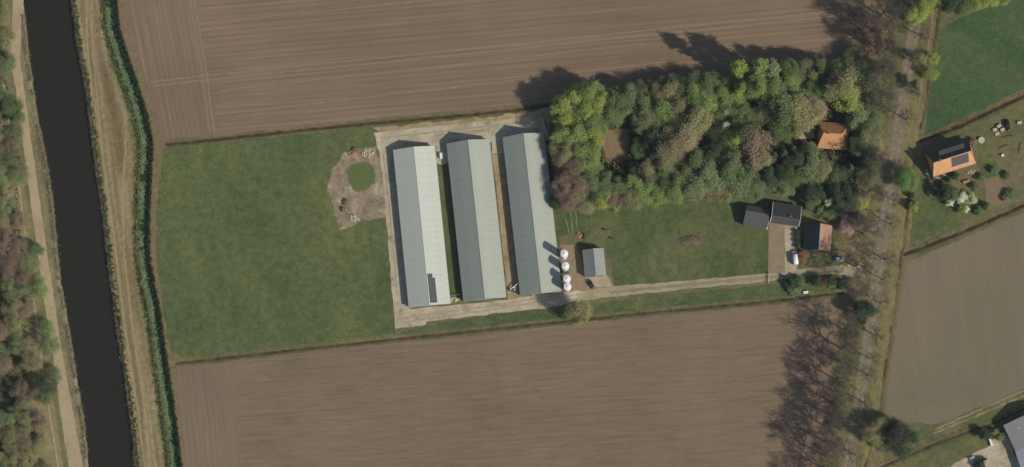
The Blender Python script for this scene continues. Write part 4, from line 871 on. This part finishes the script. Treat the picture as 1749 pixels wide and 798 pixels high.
def along(L, n, off, spread, r):
    pts = line_pts(L); seg = [(Vector(b)-Vector(a)).length for a, b in zip(pts, pts[1:])]; cum = np.cumsum([0] + seg)
    s = r.uniform(0, cum[-1], n); x = np.interp(s, cum, [p[0] for p in pts]); y = np.interp(s, cum, [p[1] for p in pts])
    i = np.clip(np.searchsorted(cum, s) - 1, 0, len(seg)-1); d = np.array([((b[0]-a[0]), (b[1]-a[1])) for a, b in zip(pts, pts[1:])])[i]; d /= np.linalg.norm(d, axis=1)[:, None]
    o = off + r.normal(size=n) * spread; return np.column_stack([x - d[:, 1]*o, y + d[:, 0]*o]), s
r = np.random.default_rng(77)
q1, s1 = along(CAN_W, 4200, -1.0, .5, r); q2, s2 = along(CAN_E, 5200, 1.1, .5, r)
for q, s, nm in ((q1, s1, 1), (q2, s2, 2)):
    k = fbm(s, s*0,   .12, 30 + nm, 3) > .36
    tufts('reed_fringe', q[k], .28, C3(172, 160, 130), (.15, .45), nm, .25, 4, -1.02)
q, s = along(CAN_E, 1200, 2.0, .5, r); tufts('bank_grass', q, .4, C3(96, 110, 72), (.3, .7), 5, .3, 5, -.56)
q, s = along(DITCH, 2600, -1.1, .55, r); k = fbm(s, s*0, .10, 43, 3) > .30
def pads(name, pts, size, col, z, seed):
    rr = np.random.default_rng(seed); n = len(pts)*3; p = np.repeat(pts, 3, 0) + rr.normal(size=(n, 2))*.35; a = np.arange(6)*math.pi/3
    R = size*rr.uniform(.5, 1.2, (n, 1)); ph = rr.uniform(0, 6.28, (n, 1)); X = p[:, :1] + R*np.cos(a+ph); Y = p[:, 1:] + R*np.sin(a+ph)*1.3
    V = np.stack([X, Y, np.repeat(z + rr.uniform(0, .25, (n, 1)), 6, 1)], -1).reshape(-1, 3)
    o = obj(name, np_mesh(name, V, np.arange(6*n).reshape(-1, 6), 'blade')); o.color = col; o['kind'] = 'stuff'
pads('water_plants', q[k], .24, C3(112, 130, 86), -.53, 7)
q, s = along(DITCH, 700, -.9, .5, r); k = fbm(s, s*0, .45, 44, 3) > .52     # pale water plants along the west side
pads('water_plants', q[k], .17, C3(150, 162, 134), -.5, 8)
q, s = along(DITCH, 2400, 2.0, .4, r); tufts('ditch_reeds', q, .4, C3(74, 96, 66), (.4, .9), 9, .35, 5, -.56)
q, s = along(DITCH, 1800, -2.7, .5, r); tufts('ditch_grass', q, .4, C3(118, 128, 78), (.3, .6), 10, .35, 5, -.56)
vp = []
for L in (D_NORTH, D_SOUTH, D_ROAD, D_EAST1, D_EAST2, D_SE):
    for off in (-1.3, 1.3):
        vp.append(along(L, 450, off, .4, r)[0])
tufts('verge_grass', np.vstack(vp), .32, C3(150, 148, 100), (.06, .2), 12, .35, 4, -.9)
wx = r.uniform(940, 1500, 9000); wy = r.uniform(110, 350, 9000); wp = line_pts([(942,180),(1250,142),(1508,104),(1490,300),(1330,316),(962,356)])
pp = np.array([P(a, b).to_2d()[:] for a, b in zip(wx, wy)]); ok = inside(pp[:, 0], pp[:, 1], wp) & ~inside(pp[:, 0], pp[:, 1], line_pts([(1024,215),(1078,215),(1078,275),(1030,286)])) & ~inside(pp[:, 0], pp[:, 1], line_pts([(1350,205),(1458,200),(1458,262),(1350,245)]))
tufts('undergrowth', pp[ok], .6, C3(140, 140, 96), (.6, 2.8), 13, .6, 6, 0.0)
wx = r.uniform(-40, 90, 2600); wy = r.uniform(-60, 860, 2600); k = wx < np.interp(wy, [-130, 0, 200, 400, 600, 800, 930], [0, 8, 20, 36, 52, 70, 90])
tufts('undergrowth', np.array([P(a, b).to_2d()[:] for a, b in zip(wx[k], wy[k])]), .5, C3(124, 124, 86), (.3, 1.0), 14, .5, 6, 0.0)

# ------------------------------------------------------------------ small things
def heap(name, px, py, rx, ry, h, mat, label, cat, seed=0, n=60, rot=0):
    """a pile of separate uneven lumps"""
    r = random.Random(seed); m = MB()
    for i in range(n):
        a = r.uniform(0, 6.28); t = math.sqrt(r.random()); x, y = rx*t*math.cos(a), ry*t*math.sin(a); z = h*(1 - t*t)*r.uniform(.4, 1); s = r.uniform(.12, .35) * min(1, max(rx, ry)/1.5 + .3)
        q = Matrix.Rotation(r.uniform(0, 3), 3, Vector((r.random(), r.random(), r.random())).normalized())
        c = [q @ Vector((sx*s, sy*s*.8, sz*s*.6)) * r.uniform(.8, 1.2) + Vector((x, y, max(z, s*.4))) for sz in (-1, 1) for sx, sy in ((-1, -1), (1, -1), (1, 1), (-1, 1))]
        m.hexa(c[:4], c[4:])
    o = m.build(name, mat, None, False, P(px, py)); o.rotation_euler = (0, 0, rot); return tag(o, label, cat)
heap('rubble_heap', 602, 262, 1.9, 1.2, .9, 'rubble_orange', 'orange-brown rubble heap north of the green pond', 'rubble', 1, 70)
heap('rubble_heap', 628, 262, 2.6, 1.6, .5, 'rubble_pale', 'pale concrete rubble beside the yard north-east of the pond', 'rubble', 2, 70)
heap('rubble_heap', 606, 372, 2.0, 1.4, .5, 'rubble_pale', 'pale stones at the southern end of the pond surround', 'rubble', 3, 40)
heap('rubble_heap', 990, 402, 1.3, 1.0, .6, 'rubble_orange', 'small brown rubble heap north of the grey shed', 'rubble', 4, 40)
heap('debris_pile', 957, 425, .8, 1.0, .4, 'soil_heap', 'reddish-brown debris pile beside the northernmost silo', 'debris', 5, 26)
heap('debris_pile', 775, 512, 2.2, 1.0, .4, 'fabric_pale', 'pale heap between the first two barns at their south end', 'debris', 6, 40)
heap('stone_pile', 1658, 294, 1.6, .9, .5, 'rubble_pale', 'pale stones on the terrace south of the long orange house', 'stones', 7, 30)
def brush(px, py, rx, ry):
    r = random.Random(9); root = empty('brushwood_heap', P(px, py), math.radians(5)); tag(root, 'long heap of brushwood lying in the middle of the meadow', 'brushwood')
    m = MB(); n = 14
    for j in range(5):
        for i in range(28):
            a = 6.283*i/28; t = 1 - j/5; m.v.append((rx*t*math.cos(a)*r.uniform(.9, 1.05), ry*t*math.sin(a)*r.uniform(.9, 1.05), .55*(1 - t*t) + r.uniform(0, .12)))
    for j in range(4):
        for i in range(28): m.f.append((j*28+i, j*28+(i+1) % 28, (j+1)*28+(i+1) % 28, (j+1)*28+i))
    m.f.append(tuple(4*28+i for i in range(28))); m.build('mound', 'soil_heap', root)
    m = MB()
    for i in range(420):
        a = r.uniform(0, 6.28); t = math.sqrt(r.random()); x, y = rx*t*math.cos(a), ry*t*math.sin(a); z = .55*(1-t*t) + r.uniform(.05, .5); b = r.uniform(0, 6.28); l = r.uniform(.3, .9)
        m.tube((x, y, z), (x + l*math.cos(b), y + l*math.sin(b), z + r.uniform(-.25, .35)), .022, 3)
    m.build('sticks', 'twig', root)
brush(1180, 411, 5.0, 2.0)
def gate():
    o = empty('field_gate', P(1313, 475, 0), math.radians(86)); tag(o, 'white barred gate across the farm drive', 'gate')
    for x in (-1.95, 1.95): MB().box(x - .09, x + .09, -.09, .09, 0, 1.45).build('post', 'trim_white', o)
    for z in (.35, .62, .9, 1.18): MB().box(-1.86, 1.86, -.04, .04, z, z + .1).build('bar', 'trim_white', o)
    MB().hexa([(-1.84, -.06, .4), (-1.7, -.06, .4), (-1.7, -.042, .4), (-1.84, -.042, .4)], [(1.7, -.06, 1.2), (1.84, -.06, 1.2), (1.84, -.042, 1.2), (1.7, -.042, 1.2)]).build('brace', 'trim_white', o)
gate()
def tank(name, px, py, rz, L, W, H, mat, label, cat):
    o = empty(name, P(px, py), rz); tag(o, label, cat); w = W/2; l = L/2
    MB().hexa([(-w*.9, -l*.95, .15), (w*.9, -l*.95, .15), (w*.9, l*.95, .15), (-w*.9, l*.95, .15)], [(-w, -l, H), (w, -l, H), (w, l, H), (-w, l, H)]).build('body', mat, o)
    MB().box(-w*1.04, w*1.04, -l*1.03, l*1.03, H + .004, H + .1).build('lid', mat, o)
    for y in (-.6, .6): MB().box(-w*.95, w*.95, y*l - .1, y*l + .1, 0, .149).build('skid', 'dark_metal', o)
tank('storage_tank', 753.5, 267, math.radians(5), 2.3, 1.0, 1.2, 'silo_white', 'white storage tank in the gap between the first two barns', 'tank')
tank('storage_box', 966, 465, math.radians(6), 1.6, 2.2, 1.6, 'plastic_green', 'dark green box between the second and third silos', 'box')
tank('storage_box', 1376, 500, math.radians(8), 1.0, 1.9, .9, 'silo_white', 'white box beside the south field ditch below the shrubs', 'box')
tank('storage_box', 1660, 783, math.radians(25), .9, 1.9, .9, 'silo_white', 'white box in the shade by the bottom edge shelter', 'box')
tank('storage_box', 1712, 266, math.radians(15), .8, 1.0, .9, 'silo_white', 'white box on the lawn north of the vegetable plot', 'box')
tank('compost_bin', 1714, 339, math.radians(25), 1.9, 1.4, 1.2, 'wood_dark', 'dark compost bin at the corner of the vegetable plot', 'bin')
tank('feed_trough', 1034, 393, math.radians(80), 1.6, .7, .7, 'dark_metal', 'dark trough in the meadow north of the grey shed, nearer the wood', 'trough')
tank('feed_trough', 1046, 408, math.radians(70), 1.5, .7, .7, 'dark_metal', 'dark trough in the meadow, nearer the grey shed', 'trough')
tank('garden_bench', 1650, 311, math.radians(105), 2.6, .9, .8, 'rubble_orange', 'orange garden bench south of the long orange house', 'bench')
tank('garden_table', 1379, 225, math.radians(20), 1.6, 1.2, .75, 'trim_white', 'white table on the farmhouse terrace', 'table')
tank('trailer', 1692, 756, math.radians(18), 2.8, .8, .9, 'silo_white', 'narrow white trailer at the edge of the south-east yard', 'trailer')
def pipes():
    o = empty('pipe_frame', P(876, 491), math.radians(20)); tag(o, 'white pipes and feed machinery between the second and third barns', 'machinery')
    for k, (a, b) in enumerate((((-1.6, -.6, 1.2), (2.4, .6, 2.0)), ((-1.2, .6, .9), (1.2, -.8, 1.1)))): MB().tube(a, b, .16, 8).build('pipe', 'silo_white', o)
    MB().box(-1.6, -.6, -1.2, -.2, 0, 1.1).build('motor_housing', 'dark_metal', o); MB().box(.1, 1.0, -1.6, -.8, 0, .9).build('hopper', 'silo_white', o)
    for x, y in ((-1.4, -.5), (1.6, .35)): MB().tube((x, y, 0), (x, y, 1.7), .05).build('support', 'metal_grey', o)
pipes()
def beam():
    o = empty('yard_gate', P(780, 504), math.radians(4)); tag(o, 'low grey yard gate closing the gap between the first two barns', 'gate')
    for x in (-2.4, 2.4): MB().box(x - .08, x + .08, -.08, .08, 0, 1.5).build('post', 'metal_grey', o)
    for z in (.4, .8, 1.2): MB().box(-2.3, 2.3, -.04, .04, z, z + .12).build('rail', 'metal_grey', o)
beam()
def low_wall():
    o = empty('concrete_wall', P(935, 204), math.radians(-82)); tag(o, 'low grey concrete wall between the eastern barn and the wood', 'wall')
    for k in range(6): MB().box(-4.6 + k*1.55, -4.6 + k*1.55 + 1.52, -.14, .14, 0, 1.4).build('block', 'grey_block', o)
    MB().box(-4.65, 4.72, -.2, .2, 1.402, 1.5).build('coping', 'grey_block', o)
low_wall()
def pallets():
    k = 0
    for px, py, n, rz, where in ((1699,222,5,.3,'westernmost stack of pale boards behind the long house'),(1706,216,7,.5,'tall middle stack of pale boards behind the long house'),(1712,222,6,.4,'stack of pale boards nearest the black car'),(1703,229,3,.2,'low front stack of pale boards behind the long house'),(1741,210,5,.1,'stack of boards at the right edge beyond the black car')):
        o = empty('board_stack', P(px, py), rz); tag(o, where, 'boards', 'stacks behind the long house')
        for i in range(n):
            for j in range(3): MB().box(-.85, .85, -.55 + j*.38, -.55 + j*.38 + .33, i*.16, i*.16 + .13).build('board', 'fabric_pale', o)
        k += 1
pallets()
def round_table(px, py, r_, label):
    o = empty('trampoline', P(px, py)); tag(o, label, 'trampoline')
    MB().lathe([(r_ - .25, .86), (r_ - .25, .9)], 28).build('mat', 'fabric_pale', o); MB().lathe([(r_ - .24, .84), (r_ - .24, .93), (r_, .93), (r_, .84)], 28, cap=False).build('rim', 'fabric_pale', o)
    for k in range(6): a = k*math.pi/3; MB().tube((r_*.95*math.cos(a), r_*.95*math.sin(a), 0), (r_*.95*math.cos(a), r_*.95*math.sin(a), .86), .04).build('leg', 'metal_grey', o)
round_table(1676, 240, 1.3, 'round pale trampoline beside the east end of the long house')
for (x0, y0, x1, y1), lab in (((1708,254,1722,248), 'low dark garden fence north-west of the rough plot'), ((1744,244,1741,262), 'low dark garden fence at the right edge'), ((1714,236,1730,232), 'low dark garden fence just south of the black car')):
    a, b = P(x0, y0), P(x1, y1); d = b - a; o = empty('garden_fence', (a+b)/2, math.atan2(d.y, d.x)); tag(o, lab, 'fence', 'low garden fences'); h = d.length/2
    for i in range(4): x = -h + 2*h*i/3; MB().box(x - .06, x + .06, -.06, .06, 0, 1.0).build('post', 'wood_dark', o)
    for z in (.35, .7): MB().box(-h, h, .062, .1, z, z + .16).build('rail', 'wood_dark', o)
